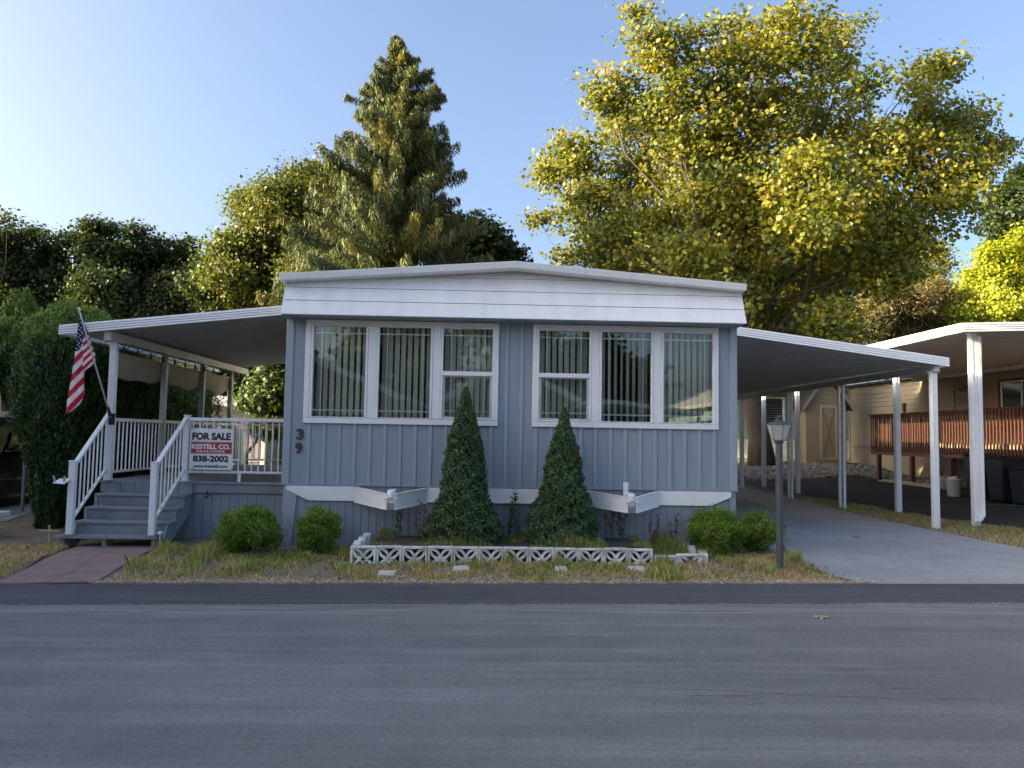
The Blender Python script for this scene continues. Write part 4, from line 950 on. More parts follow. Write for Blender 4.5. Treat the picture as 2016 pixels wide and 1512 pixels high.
part('case', box(x-.2, x+.2, y-.22, y+.22, b0_+.06, b0_+.24), 'redplastic', rt_, bevel=.03); part('case_lid', box(x-.15, x+.17, y-.18, y+.18, b0_+.241, b0_+.31), 'redplastic', rt_, bevel=.03); part('grip', MB().tube([(x-.03, y-.12, b0_+.31), (x-.03, y-.09, b0_+.37), (x-.03, y+.09, b0_+.37), (x-.03, y+.12, b0_+.31)], .012, 6), 'blackm', rt_)
part('foot', box(x-.16, x+.16, y-.2, y+.2, b0_, b0_+.059), 'blackm', rt_)
hp = []
for t in np.linspace(0, 1, 60):
    hp.append((12.3+.35*math.sin(t*17)*(.4+t)+.2*t, 16.6+1.6*t+.25*math.cos(t*13), 0)); 
hp = [(a, b, G(a, b)+.02) for a, b, _ in hp]
tagged(part('garden_hose', MB().tube(hp, .014, 6), 'greenhose', smooth=True), 'dark green hose coiled loosely on the dark driveway at far right', 'hose')
lb = thing('lumber_pile', (13.1, 24, G(13.1, 24)), 'long pale boards lying along the foot of the red deck', 'lumber')
for i in range(4):
    x = 12.9+.13*i; z = G(13.1, 24)+.01+.03*(i % 2); part('plank', MB().hexa([(x, 21.6+.3*i, z), (x+.1, 21.6+.3*i, z), (x+.14, 25.2, z+.02), (x+.04, 25.2, z+.02), (x, 21.6+.3*i, z+.035), (x+.1, 21.6+.3*i, z+.035), (x+.14, 25.2, z+.055), (x+.04, 25.2, z+.055)]), 'wood', lb)
x, y = 13.15, 22.0; b0_ = G(x, y)
bk = thing('clear_tote', (x, y, b0_), 'cloudy white tub with twigs sticking out beneath the red deck', 'tub')
part('tub', MB().lathe((x, y, b0_), [(.16, 0), (.2, .36), (.22, .38), (.19, .38)], 14, cap=False), 'alu_dirty', bk, smooth=True)
for i in range(5): part('twig', MB().tube([(x, y, b0_+.2), (x-.2+.1*i, y+.1*i-.2, b0_+.7+.05*(i % 3))], .012, 5), 'twig', bk)

# shed with the crossed door
sx0, sx1, sy = 12.95, 14.62, 31.0; g0 = .62
sh = thing('garden_shed', (13.8, sy, g0), 'tan wooden shed with steep gable and cross-braced door', 'shed')
part('gable_wall', MB().prism([(sx0, sy, g0), (sx1, sy, g0), (sx1, sy, 3.05), ((sx0+sx1)/2, sy, 4.35), (sx0, sy, 3.05)], (0, .1, 0)), 'shed', sh)
part('side_wall', box(sx0, sx0+.1, sy+.1, sy+1.2, g0, 3.05), 'shed', sh); part('side_wall', box(sx1-.1, sx1, sy+.1, sy+1.2, g0, 3.05), 'shed', sh)
z = 3.15
while z < 4.3:
    hw = (4.35-z)/(4.35-3.05)*(sx1-sx0)/2; part('lap_board', box((sx0+sx1)/2-hw, (sx0+sx1)/2+hw, sy-.018, sy-.001, z, z+.012), 'shedtrim', sh); z += .17
for s in (-1, 1):
    xm = (sx0+sx1)/2; xe = xm+s*(sx1-sx0+.5)/2; part('roof', MB().hexa([(min(xe, xm), sy-.25, 4.4 if xe > xm else 2.84), (max(xe, xm), sy-.25, 2.84 if xe > xm else 4.4), (max(xe, xm), sy+1.35, 2.84 if xe > xm else 4.4), (min(xe, xm), sy+1.35, 4.4 if xe > xm else 2.84)]+[(min(xe, xm), sy-.25, 4.48 if xe > xm else 2.92), (max(xe, xm), sy-.25, 2.92 if xe > xm else 4.48), (max(xe, xm), sy+1.35, 2.92 if xe > xm else 4.48), (min(xe, xm), sy+1.35, 4.48 if xe > xm else 2.92)]), 'roofd', sh)
    part('barge_board', MB().hexa([(min(xe, xm), sy-.28, 4.28 if xe > xm else 2.72), (max(xe, xm), sy-.28, 2.72 if xe > xm else 4.28), (max(xe, xm), sy-.252, 2.72 if xe > xm else 4.28), (min(xe, xm), sy-.252, 4.28 if xe > xm else 2.72)]+[(min(xe, xm), sy-.28, 4.48 if xe > xm else 2.92), (max(xe, xm), sy-.28, 2.92 if xe > xm else 4.48), (max(xe, xm), sy-.252, 2.92 if xe > xm else 4.48), (min(xe, xm), sy-.252, 4.48 if xe > xm else 2.92)]), 'tan2', sh)
dd = part('door', box(13.52, 14.22, sy-.03, sy-.001, .85, 3.05), 'shed', sh)
for a in ((13.52, 13.59, .85, 3.05), (14.15, 14.22, .85, 3.05), (13.591, 14.149, .85, .93), (13.591, 14.149, 2.97, 3.05)): part('door_trim', box(a[0], a[1], sy-.05, sy-.031, a[2], a[3]), 'shedlight', dd)
for s in (0, 1):
    xa, xb = (13.63, 14.11) if s else (14.11, 13.63); part('cross_brace', MB().hexa([(xa-.03, sy-.046-.006*s, .96), (xa+.03, sy-.046-.006*s, .96), (xa+.03, sy-.031, .96), (xa-.03, sy-.031, .96), (xb-.03, sy-.046-.006*s, 2.94), (xb+.03, sy-.046-.006*s, 2.94), (xb+.03, sy-.031, 2.94), (xb-.03, sy-.031, 2.94)]), 'shedtrim', dd)
for x in (13.0, 13.7, 14.4): part('skid', box(x, x+.15, sy+.0, sy+.3, .45, g0-.001), 'concrete', sh)
# teal house behind
ty = 37.0; th_ = thing('teal_house', (12, ty, .5), 'teal panelled house with white skirting beyond the carports', 'house')
x = 5.0
while x < 18:
    part('wall_panel', box(x+.01, x+.59, ty, ty+.1, 1.62, 4.0), 'teal', th_); x += .6
part('wall', box(5, 18, ty+.02, ty+8, .4, 4.0), 'teal', th_); part('belt', box(5, 18, ty-.03, ty-.002, 1.50, 1.615), 'white', th_)
x = 5.0
while x < 18: part('skirting_panel', box(x+.01, x+.24, ty, ty+.018, .7, 1.49), 'trim', th_); x += .25
wt = part('window', MB().box(13.0, 14.4, ty-.05, ty-.002, 3.6, 3.7).box(13.0, 14.4, ty-.05, ty-.002, 2.2, 2.3).box(13.0, 13.1, ty-.05, ty-.002, 2.301, 3.599).box(14.3, 14.4, ty-.05, ty-.002, 2.301, 3.599), 'white', th_)
part('pane', box(13.1, 14.3, ty-.01, ty-.004, 2.3, 3.6), 'carglass', wt)
for k in range(11): part('louvre', box(13.11, 14.29, ty-.03, ty-.012, 2.33+k*.115, 2.345+k*.115), 'greypaint', wt)
part('roof', MB().prism([(4.6, ty-.4, 4.0), (4.6, ty+4, 4.9), (4.6, ty+8.4, 4.0)], (13.8, 0, 0)), 'roofd', th_)
part('downpipe', MB().tube([(11.15, ty-.07, 4.0), (11.15, ty-.07, .75), (11.35, ty-.12, .6)], .05, 8), 'white', th_)

# ------------------------------------------------------------------ left background
py_ = 33.0; pk = thing('mauve_house', (-11, py_, .1), 'small mauve lap-sided house with white metal roof past the deck', 'house')
z = .3
while z < 2.75: part('lap_board', MB().prism([(-10.9, py_-.004, z), (-9.55, py_-.004, z), (-9.55, py_-.02, z), (-10.9, py_-.02, z)], (0, .01, .13)), 'pink', pk); z += .14
part('wall', box(-14, -9.5, py_+.01, py_+6, .05, 2.85), 'pink', pk); part('corner_board', box(-9.56, -9.40, py_-.06, py_+.0, .05, 2.85), 'white', pk)
part('porch_wall', box(-9.4, -9.0, py_+2, py_+2.1, .05, 2.6), 'tan2', pk)
part('roof', MB().hexa([(-16, py_-.6, 3.25), (-8.2, py_-.6, 2.62), (-8.2, py_+6, 2.62), (-16, py_+6, 3.25), (-16, py_-.6, 3.50), (-8.2, py_-.6, 2.80), (-8.2, py_+6, 2.80), (-16, py_+6, 3.5)]), 'alu', pk)
part('eave', MB().hexa([(-16, py_-.9, 2.9), (-10.6, py_-.9, 2.62), (-10.6, py_-.61, 2.62), (-16, py_-.61, 2.9), (-16, py_-.9, 3.12), (-10.6, py_-.9, 2.84), (-10.6, py_-.61, 2.84), (-16, py_-.61, 3.12)]), 'alu', pk)
tk = thing('parked_trailer', (-10.6, 30.5, .1), 'dark covered trailer with pale curved fender in front of the mauve house', 'trailer')
part('body', MB().prism([(-13.2, 29.6, .35), (-9.9, 29.6, .35), (-9.9, 29.6, 1.5), (-10.8, 29.6, 2.25), (-13.2, 29.6, 2.35)], (0, 1.8, 0)), 'carpaint', tk, bevel=.05)
part('fender', MB().tube([(-11.8, 29.5, 1.7), (-11.2, 29.5, 1.95), (-10.6, 29.5, 1.98), (-10.0, 29.5, 1.6)], .05, 8), 'alu', tk)
for x in (-12.4, -10.7): part('wheel', MB().tube([(x, 29.5, .36), (x, 29.75, .36)], .35, 18), 'tyre', tk)
fn = thing('wire_fence', (-7, 30.2, .1), 'dark thin-posted wire fence along the back lawn', 'fence')
for k in range(9): part('fence_post', box(-9.3+k*.72, -9.25+k*.72, 30.2, 30.25, .05, 1.75), 'blackm', fn)
for z in (.6, 1.15, 1.7): part('fence_wire', box(-9.3, -3.5, 30.215, 30.22, z, z+.008), 'blackm', fn)
ca_ = thing('far_car', (-7.2, 44, .1), 'pale car parked far beyond the back lawn', 'car')
part('body', MB().prism([(-8.9, 44, .35), (-5.1, 44, .35), (-5.0, 44, .95), (-6.0, 44, 1.05), (-6.6, 44, 1.5), (-8.1, 44, 1.5), (-8.8, 44, 1.05), (-9.0, 44, .8)], (0, 1.7, 0)), 'alu', ca_, bevel=.06)
part('window', box(-8.0, -6.7, 43.97, 43.995, 1.08, 1.42), 'carglass', ca_)
for x in (-8.2, -5.9): part('wheel', MB().tube([(x, 43.9, .33), (x, 44.1, .33)], .33, 16), 'tyre', ca_)
bs_ = thing('pale_tank', (-8.55, 20.0, .1), 'pale green upright cylinder tank behind the deck railing', 'tank')

M['tankp'] = mat('tank_green', (.36, .44, .40), None, .5)
part('barrel', MB().tube([(-6.35, 20, .15), (-6.35, 20, 1.62)], .12, 18), 'tankp', bs_); part('foot_ring', MB().tube([(-6.35, 20, .08), (-6.35, 20, .149)], .16, 18), 'blackm', bs_)

# ------------------------------------------------------------------ left neighbour: car, carport posts, roof, house outside the frame
cx, cy0, cy1 = -9.0, 13.4, 18.0
car = thing('black_suv', (cx-.9, 15.7, .1), 'black parked suv with chrome window trim half hidden by the hedge', 'suv')
def ring(y, w, z0, zb2, zt_, wt2): return [(cx-.92-w, y, z0), (cx-.92-w*1.02, y, (z0+zb2)/2), (cx-.92-w*.98, y, zb2), (cx-.92-wt2, y, zt_), (cx-.92+wt2, y, zt_), (cx-.92+w*.98, y, zb2), (cx-.92+w*1.02, y, (z0+zb2)/2), (cx-.92+w, y, z0)]
st_ = [(cy0, .78, .42, .80, .82, .70), (cy0+.12, .88, .34, .98, 1.0, .80), (cy0+1.0, .92, .32, 1.08, 1.12, .80), (cy0+1.55, .93, .32, 1.12, 1.65, .66), (cy0+2.0, .93, .32, 1.13, 1.80, .66), (cy0+4.0, .92, .32, 1.13, 1.80, .66), (cy0+4.5, .90, .34, 1.12, 1.5, .70), (cy0+4.62, .84, .42, 1.0, 1.05, .74)]
mb = MB(); rs = [ring(*q) for q in st_]; mb.v = [p for r_ in rs for p in r_]; nr = 8
mb.f = [(i*nr+k, i*nr+(k+1) % nr, (i+1)*nr+(k+1) % nr, (i+1)*nr+k) for i in range(len(rs)-1) for k in range(nr)]+[tuple(range(nr))[::-1], tuple(range((len(rs)-1)*nr, len(rs)*nr))]
part('body', mb, 'carpaint', car, bevel=.03)
for s in (-1, 1):
    xs2 = cx-.92+s*.925; 
    part('side_window', MB().prism([(cx-.92+s*.918, cy0+1.35, 1.17), (cx-.92+s*.918, cy0+4.3, 1.17), (cx-.92+s*.70, cy0+4.1, 1.70), (cx-.92+s*.70, cy0+1.95, 1.70)], (s*.02, 0, 0)), 'carglass', car)
    part('window_trim', MB().tube([(cx-.92+s*.945, cy0+1.3, 1.16), (cx-.92+s*.945, cy0+3.9, 1.16), (cx-.92+s*.90, cy0+4.35, 1.30), (cx-.92+s*.75, cy0+4.2, 1.66)], .014, 6), 'chrome', car)
    for yh in (cy0+2.1, cy0+3.2): part('door_handle', box(min(xs2, xs2+s*.04), max(xs2, xs2+s*.04), yh, yh+.2, 1.0, 1.03), 'chrome', car, bevel=.008)
    part('sill_trim', box(min(xs2, xs2+s*.02), max(xs2, xs2+s*.02), cy0+1.2, cy0+3.6, .62, .645), 'chrome', car)
    for yw in (cy0+.85, cy0+3.75):
        wh = part('wheel', MB().tube([(xs2-s*.2, yw, .46), (xs2+s*.03, yw, .46)], .37, 22), 'tyre', car); part('rim', MB().tube([(xs2+s*.031, yw, .46), (xs2+s*.04, yw, .46)], .24, 14), 'chrome', wh)
    part('mirror', box(min(xs2, xs2+s*.2), max(xs2, xs2+s*.2), cy0+1.5, cy0+1.62, 1.12, 1.26), 'carpaint', car, bevel=.03)
    part('headlight', box(cx-.92+s*.72-.12, cx-.92+s*.72+.12, cy0-.02, cy0+.05, .72, .82), 'chrome', car, bevel=.01)
part('windscreen', MB().hexa([(cx-1.65, cy0+1.0, 1.13), (cx-.19, cy0+1.0, 1.13), (cx-.19, cy0+1.02, 1.11), (cx-1.65, cy0+1.02, 1.11), (cx-1.56, cy0+1.55, 1.67), (cx-.28, cy0+1.55, 1.67), (cx-.28, cy0+1.58, 1.65), (cx-1.56, cy0+1.58, 1.65)]), 'carglass', car)
lc = thing('left_carport_roof', (-10.5, 14.2, 2.9), 'white edge of the carport roof above the black suv', 'carport')
part('roof_sheet', MB().hexa([(-13.5, 14.0, 3.2), (-8.55, 14.0, 2.92), (-8.55, 20, 2.92), (-13.5, 20, 3.2), (-13.5, 14.0, 3.25), (-8.55, 14.0, 2.97), (-8.55, 20, 2.97), (-13.5, 20, 3.25)]), 'pan', lc)
part('fascia', MB().hexa([(-13.5, 13.96, 3.16), (-8.5, 13.96, 2.88), (-8.5, 13.998, 2.88), (-13.5, 13.998, 3.16), (-13.5, 13.96, 3.32), (-8.5, 13.96, 3.04), (-8.5, 13.998, 3.04), (-13.5, 13.998, 3.32)]), 'alu', lc)
sp_ = thing('left_carport_post', (-8.27, 14.2, .1), 'grey paired metal post with bracing between hedge and black suv', 'post')
for x in (-8.36, -8.19): part('upright', box(x, x+.045, 14.2, 14.245, G(-8.5, 14)-.02, 2.87), 'greypaint', sp_)
for z in (.5, 1.1, 1.7, 2.3): part('brace', MB().tube([(-8.314, 14.22, z), (-8.191, 14.22, z+.3)], .01, 6), 'greypaint', sp_)
bn = thing('garden_bench', (-8.3, 11.9, .1), 'white slab edge of a low garden bench at the left border', 'bench')
c = PZ(8, 1012, .42); part('seat_slab', box(c[0]-1.5, c[0]-.12, c[1]-.1, c[1]+.35, .36, .43), 'trim', bn, bevel=.01); part('leg', MB().prism([(c[0]-.4, c[1], .08), (c[0]-.3, c[1], .08), (c[0]-.2, c[1], .358), (c[0]-.45, c[1], .358)], (0, .25, 0)), 'concrete', bn); part('leg', box(c[0]-1.4, c[0]-1.25, c[1], c[1]+.25, .08, .358), 'concrete', bn)
ln = thing('left_neighbor_home', (-16, 16, .1), 'beige neighbouring mobile home beyond the black suv', 'mobile home')
part('wall', box(-19.5, -13.4, 11, 27, .05, 3.2), 'tan', ln); part('roof', MB().prism([(-19.8, 10.8, 3.2), (-16.4, 10.8, 3.9), (-13.1, 10.8, 3.2)], (0, 16.4, 0)), 'alu_dirty', ln)
for x in (-18.6, -16.0):
    q = part('window', box(x, x+1.4, 10.93, 10.998, 1.4, 2.6), 'trim', ln); part('pane', box(x+.08, x+1.32, 10.91, 10.929, 1.48, 2.52), 'carglass', q)

# ------------------------------------------------------------------ across the street (seen mirrored in the front windows)
def street_house(x0, x1, y, m, label, roof='alu_dirty', zt_=3.0, pk_=1.3):
    T = thing('street_house', ((x0+x1)/2, y, 0), label, 'house', 'homes across the street'); xm = (x0+x1)/2
    part('wall', MB().prism([(x0, y, 0), (x1, y, 0), (x1, y, zt_), (xm, y, zt_+pk_), (x0, y, zt_)], (0, -12, 0)), m, T)
    for s in (-1, 1):
        xe = xm+s*((x1-x0)/2+.4); a, b = (xe, xm) if s < 0 else (xm, xe); za, zb2 = (zt_-.1, zt_+pk_+.05) if s < 0 else (zt_+pk_+.05, zt_-.1)
        part('roof', MB().hexa([(a, y+.6, za), (b, y+.6, zb2), (b, y-12.3, zb2), (a, y-12.3, za), (a, y+.6, za+.14), (b, y+.6, zb2+.14), (b, y-12.3, zb2+.14), (a, y-12.3, za+.14)]), roof, T)
        part('rake_board', MB().hexa([(a, y+.601, za-.12), (b, y+.601, zb2-.12), (b, y+.601, zb2+.14), (a, y+.601, za+.14), (a, y+.63, za-.12), (b, y+.63, zb2-.12), (b, y+.63, zb2+.14), (a, y+.63, za+.14)]), 'white', T)
    for k in (.25, .7):
        x = x0+(x1-x0)*k; w = part('window', box(x-.7, x+.7, y+.001, y+.05, 1.1, 2.4), 'trim', T); part('pane', box(x-.6, x+.6, y+.051, y+.06, 1.2, 2.3), 'carglass', w)
    return T
street_house(-9.5, -3.5, -8.5, 'tanh', 'tan gabled home across the street at its left end'); street_house(-1.5, 3.2, -9.5, 'tanh', 'low tan home across the street with green-grey roof'); street_house(9, 16, -8.5, 'teal', 'pale green home across the street with white rake boards')
tp = thing('metal_carport', (5.5, -9, 0), 'white metal carport across the street between two homes', 'carport')
part('roof', MB().hexa([(3.9, -7.5, 2.9), (8.0, -7.5, 2.5), (8.0, -14, 2.5), (3.9, -14, 2.9), (3.9, -7.5, 3.05), (8, -7.5, 2.65), (8, -14, 2.65), (3.9, -14, 3.05)]), 'alu', tp)
for x in (4.0, 7.8): part('leg', box(x, x+.1, -7.7, -7.6, 0, 2.5), 'alu', tp)

# ------------------------------------------------------------------ trees
GL = [(.06, .09, .016), (.085, .11, .019), (.12, .135, .021), (.16, .155, .021), (.04, .065, .015)]
GW = [.25, .27, .22, .12, .14]
ml = [(1290, 100, 80), (1200, 185, 75), (1125, 320, 75), (1078, 345, 48), (1160, 430, 85), (1250, 290, 115), (1400, 110, 95), (1480, 90, 85), (1570, 75, 95), (1650, 90, 75), (1350, 230, 120), (1480, 230, 130), (1610, 230, 120), (1700, 160, 55),
      (1810, 150, 70), (1865, 130, 42), (1830, 230, 85), (1900, 250, 70), (1950, 300, 48), (1870, 330, 95), (1740, 330, 115), (1590, 400, 130), (1420, 380, 130), (1300, 410, 110), (1200, 490, 85), (1160, 390, 60), (1830, 440, 90), (1910, 390, 60),
      (1330, 520, 90), (1460, 530, 100), (1590, 550, 110), (1720, 500, 120), (1810, 530, 70, 38), (1230, 545, 60), (1520, 640, 90), (1400, 600, 90), (1640, 630, 70), (1985, 285, 22), (1065, 430, 28), (1110, 505, 30), (1255, 25, 26), (1700, 45, 28), (1400, 470, 95, 28), (1500, 430, 105, 28), (1560, 530, 110, 27.5), (1640, 450, 110, 28), (1430, 590, 100, 27.5), (1560, 630, 95, 27.5), (1320, 560, 90, 28.5), (1700, 570, 95, 28.5), (1470, 510, 90, 27), (1250, 480, 85, 29), (1790, 600, 50, 36), (1440, 490, 85, 26), (1380, 550, 75, 26), (1520, 570, 85, 26), (1470, 400, 80, 27)]
L = lobes_at(ml, 32, 4.0)
L += lobes_at([(1500, 770, 38, 30), (1475, 800, 22, 30), (1590, 770, 26, 30), (1545, 770, 26, 31)], 32)
tree('maple_tree', 'huge golden-green maple tree towering behind the right side of the home', (11.5, 32, .4), .50, L, 4400, 62, .172, [(.15, .17, .02), (.21, .21, .022), (.27, .235, .024), (.085, .12, .019), (.32, .235, .023)], [.3, .27, .15, .22, .06], cr_=.42, top=PY(1440, 420, 32), flat=.55, twigs=4)
L = lobes_at([(560, 410, 75), (500, 405, 42), (520, 460, 60), (470, 500, 55), (600, 370, 55), (640, 355, 45), (600, 460, 80), (450, 545, 40), (520, 560, 70), (620, 540, 70), (690, 420, 60), (480, 600, 50)], 35, 2)
tree('maple_tree', 'golden-green rounded tree left of the tall cedar', (-10.5, 35, .05), .3, L, 1200, 80, .165, GL, [.15, .2, .28, .27, .1], cr_=.5, group=None, shape=LEAF4)
L = lobes_at([(940, 475, 55), (985, 495, 28), (900, 510, 55), (960, 530, 50), (1005, 505, 20), (880, 460, 45)], 38, 1.5)
tree('broadleaf_tree', 'dark green tree tucked right of the tall cedar above the roof ridge', (-2.5, 38, .05), .25, L, 420, 60, .25, [(.03, .05, .014), (.05, .075, .018), (.02, .035, .01)], cr_=.45, shape=LEAF4)
row = [([(8, 478, 38), (14, 436, 18), (20, 540, 55), (-30, 520, 70), (10, 620, 60), (-60, 480, 50), (44, 470, 20)], 'bushy tree at the left border of the row, its top edge sunlit'),
       ([(100, 505, 30), (72, 462, 16), (78, 520, 40), (130, 565, 55), (90, 610, 60), (60, 640, 40), (110, 475, 14)], 'dark tree second from the left in the far row'),
       ([(190, 500, 42), (158, 478, 24), (185, 448, 15), (222, 455, 16), (235, 505, 38), (200, 575, 65), (170, 620, 50)], 'dark broad tree in the far row above the hedge'),
       ([(262, 488, 26), (266, 455, 12), (300, 545, 48), (270, 595, 55), (322, 515, 30), (310, 482, 12)], 'dark tree in the far row above the awning\'s left part'),
       ([(366, 520, 30), (350, 575, 52), (393, 560, 34), (400, 605, 42), (342, 488, 12), (366, 482, 12), (405, 520, 12), (430, 605, 36), (330, 620, 60)], 'dark tree at the right end of the far row before the gap')]
for i, (ll, lab) in enumerate(row):
    L = lobes_at(ll, 37+i % 2, 2); b = np.mean([c for c, r in L], 0)
    tree('broadleaf_tree', lab, (b[0], b[1], .05), .28, L, 420, 70, .17, [(.03, .05, .012), (.045, .07, .016), (.07, .09, .02), (.02, .032, .01)], [.35, .3, .12, .23], cr_=.36, group='row of dark trees behind the awning', shape=LEAF4)
L = lobes_at([(535, 770, 45), (545, 720, 35), (560, 820, 40), (500, 790, 25), (530, 840, 30)], 27, .8)
tree('garden_tree', 'small yellow-green bushy tree against the left side of the home', (-8.6, 27, .05), .08, L, 330, 50, .14, [(.07, .11, .02), (.10, .13, .025), (.04, .07, .015)], cr_=.25, shape=LEAF4)
L = lobes_at([(460, 740, 60), (400, 760, 60), (500, 700, 50), (340, 740, 70), (280, 760, 60)], 40, 2)
tree('broadleaf_tree', 'shaded dark tree seen beneath the awning behind the mauve house', (-14.5, 40, .05), .2, L, 420, 50, .25, [(.025, .04, .01), (.035, .055, .013)], cr_=.5, shape=LEAF4)
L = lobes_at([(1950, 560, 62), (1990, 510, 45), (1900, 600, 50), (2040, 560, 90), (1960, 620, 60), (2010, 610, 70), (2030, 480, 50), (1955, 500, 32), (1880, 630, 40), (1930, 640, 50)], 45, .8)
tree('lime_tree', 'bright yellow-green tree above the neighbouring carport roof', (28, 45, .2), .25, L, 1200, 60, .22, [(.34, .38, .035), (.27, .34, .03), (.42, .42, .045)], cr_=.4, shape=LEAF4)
L = lobes_at([(1990, 400, 45), (2030, 370, 60), (2010, 470, 60), (1975, 440, 35), (2060, 460, 80)], 50, 1.5)
tree('broadleaf_tree', 'dark tree at the right border beyond the yellow-green tree', (33, 50, .2), .3, L, 520, 60, .28, [(.03, .05, .012), (.05, .075, .015)], cr_=.5, shape=LEAF4)
L = lobes_at([(1700, 640, 45), (1740, 600, 50), (1800, 600, 45), (1830, 640, 40), (1670, 690, 40), (1760, 660, 50), (1840, 570, 30), (1860, 600, 25)], 44, 1)
tree('juniper_tree', 'tan and olive juniper with bare twigs behind the carport roofs', (22, 44, .2), .2, L, 700, 60, .20, [(.26, .20, .085), (.13, .14, .05), (.36, .25, .10), (.08, .09, .035)], [.3, .3, .2, .2], cr_=.4, shape=SPRAY)
# unseen trees added on the left to shade the street, then trees behind the camera
for i, (x, y, r) in enumerate([(-15.0, 8.0, 2.9), (-17.5, 5.0, 3.0), (-18, 1.0, 3.0), (-22.5, 5.0, 3.4), (-24, -1, 3.2), (-27, 8, 3.4), (-17.5, -1.8, 2.6)]):
    L = [(np.array((x+RNG.uniform(-1, 1)*r*.6, y+RNG.uniform(-1, 1)*r*.6, 2.2+_*1.0+RNG.uniform(0, 1)*.5)), r*(.80-.03*_)) for _ in range(8)]
    tree('offframe_tree', 'leafy green unseen tree added for shade beyond the left border, '+['nearest the black suv', 'at the road edge before the bench', 'on the near side of the road', 'in the middle of the second row', 'in the second row across the road', 'farthest back toward the beige home', 'closest to the tan gabled home'][i], (x, y, 0),   .25, L, 480, 30, .50, GL, GW, cr_=.6, group='unseen trees added to shade the street', limbs=False, shape=LEAF4)
for i, (x, y, r, h) in enumerate([(-12, -22, 4, 7.5), (-5, -24, 4.2, 8.5), (2, -25, 4.0, 9), (7.6, -23, 2.6, 10), (-19, -18, 4, 7)]):
    L = [(np.array((x+RNG.uniform(-1, 1)*r*.6, y+RNG.uniform(-1, 1)*r*.6, h*(.35+.6*RNG.random()))), r*.55) for _ in range(7)]
    tree('offframe_tree', 'green tree across the street mirrored '+['in the leftmost window', 'in the second window', 'in the two sash windows', 'in the second window from the right', 'nowhere, left of the tan gabled home'][i], (x, y, 0), .25, L, 300, 36, .38, GL, GW, cr_=.6, group='trees behind the homes across the street', limbs=False, shape=LEAF4)

# the tall cedar
def cedar():
    Yc = 27.5; HW = [(68, 2, 3), (85, 10, 14), (130, 40, 42), (200, 98, 95), (230, 70, 80), (270, 108, 100), (330, 140, 108), (390, 175, 125), (440, 185, 140), (500, 215, 165), (570, 240, 190), (700, 250, 210), (850, 200, 200)]
    base = np.array((PY(790, 800, Yc)[0], Yc, .05)); T = thing('cedar_tree', base, 'tall shaggy cedar with drooping branches rising behind the home\'s left roof', 'tree')
    topp = PY(785, 72, Yc); ztop = topp[2]
    tp = wander(base, topp, 12, .004); part('trunk', MB().tube(tp, [.34*(1-.95*i/12)+.01 for i in range(13)], 10), 'bark', T, smooth=True, org=base)
    bm_ = MB(); pos = []; nor = []; alo = []; siz = []; tint = []
    cols = np.array([(.11, .135, .038), (.15, .155, .036), (.07, .10, .04), (.19, .165, .036)])
    for i in range(760):
        v = 74+(860-74)*(i/760)**.8+RNG.uniform(-6, 6); v = min(max(v, 72), 850)
        l = np.interp(v, [a for a, _, _ in HW], [b for _, b, _ in HW]); r_ = np.interp(v, [a for a, _, _ in HW], [c for _, _, c in HW])
        th = RNG.uniform(0, 2*math.pi); s = math.cos(th); wpx = (r_ if s > 0 else l)*RNG.choice([.55, .8, 1.0, 1.2], p=[.16, .30, .42, .12])
        Lg = max(.25, wpx*Yc/F); z = PY(785, v, Yc)[2]
        cz = min(z+(.10 if z > 9 else 0), ztop-.1); ax = np.array((np.interp(cz, [base[2], ztop], [base[0], topp[0]]), Yc, cz-Lg*.18))
        dirn = np.array((math.cos(th), math.sin(th), 0)); path = []
        for k in range(7):
            t = k/6; path.append(ax+dirn*Lg*t+np.array((0, 0, Lg*(.30*t-.30*t*t*(1 if z < 8 else .5)+.14*t**3))))
        bm_.tube(path, [.035*(Lg/3)*(1-.85*k/6)+.004 for k in range(7)], 4, False)
        P = np.array(path); ns = int(45+Lg*125); t = RNG.random(ns)**.62; seg = t*6; a = np.minimum(seg.astype(int), 5); fr = (seg-a)[:, None]
        pp = P[a]*(1-fr)+P[a+1]*fr; side = np.array((-dirn[1], dirn[0], 0)); wd = (.06+.22*np.sin(np.pi*np.clip(t, 0, .95)))*min(1.3, .5+Lg*.22)
        off = RNG.uniform(-1, 1, ns)*wd; hang = RNG.random(ns)**1.2*(.34 if z < 13 else .16)
        pp = pp+side*off[:, None]+np.c_[np.zeros(ns), np.zeros(ns), -hang]
        dn = np.c_[dirn[0]*.45+side[0]*off*.9+RNG.normal(0, .2, ns), dirn[1]*.45+side[1]*off*.9+RNG.normal(0, .2, ns), -(.75+hang)+RNG.normal(0, .2, ns)]
        pos.append(pp); alo.append(dn); nor.append(RNG.normal(size=(ns, 3))+np.array((dirn[0], dirn[1], .3))*.8); siz.append(RNG.uniform(.14, .32, ns)); 
        c = palette(1, cols, [.36, .26, .30, .08], .05); tint.append(c*(1+RNG.normal(0, .16, (ns, 1))))
    part('branches', bm_, 'twig', T, org=base, kind='stuff')
    facets('crown', np.vstack(pos), np.vstack(nor), np.concatenate(siz), FROND, np.vstack(tint), 'needle', T, along=np.vstack(alo), org=base)
cedar()

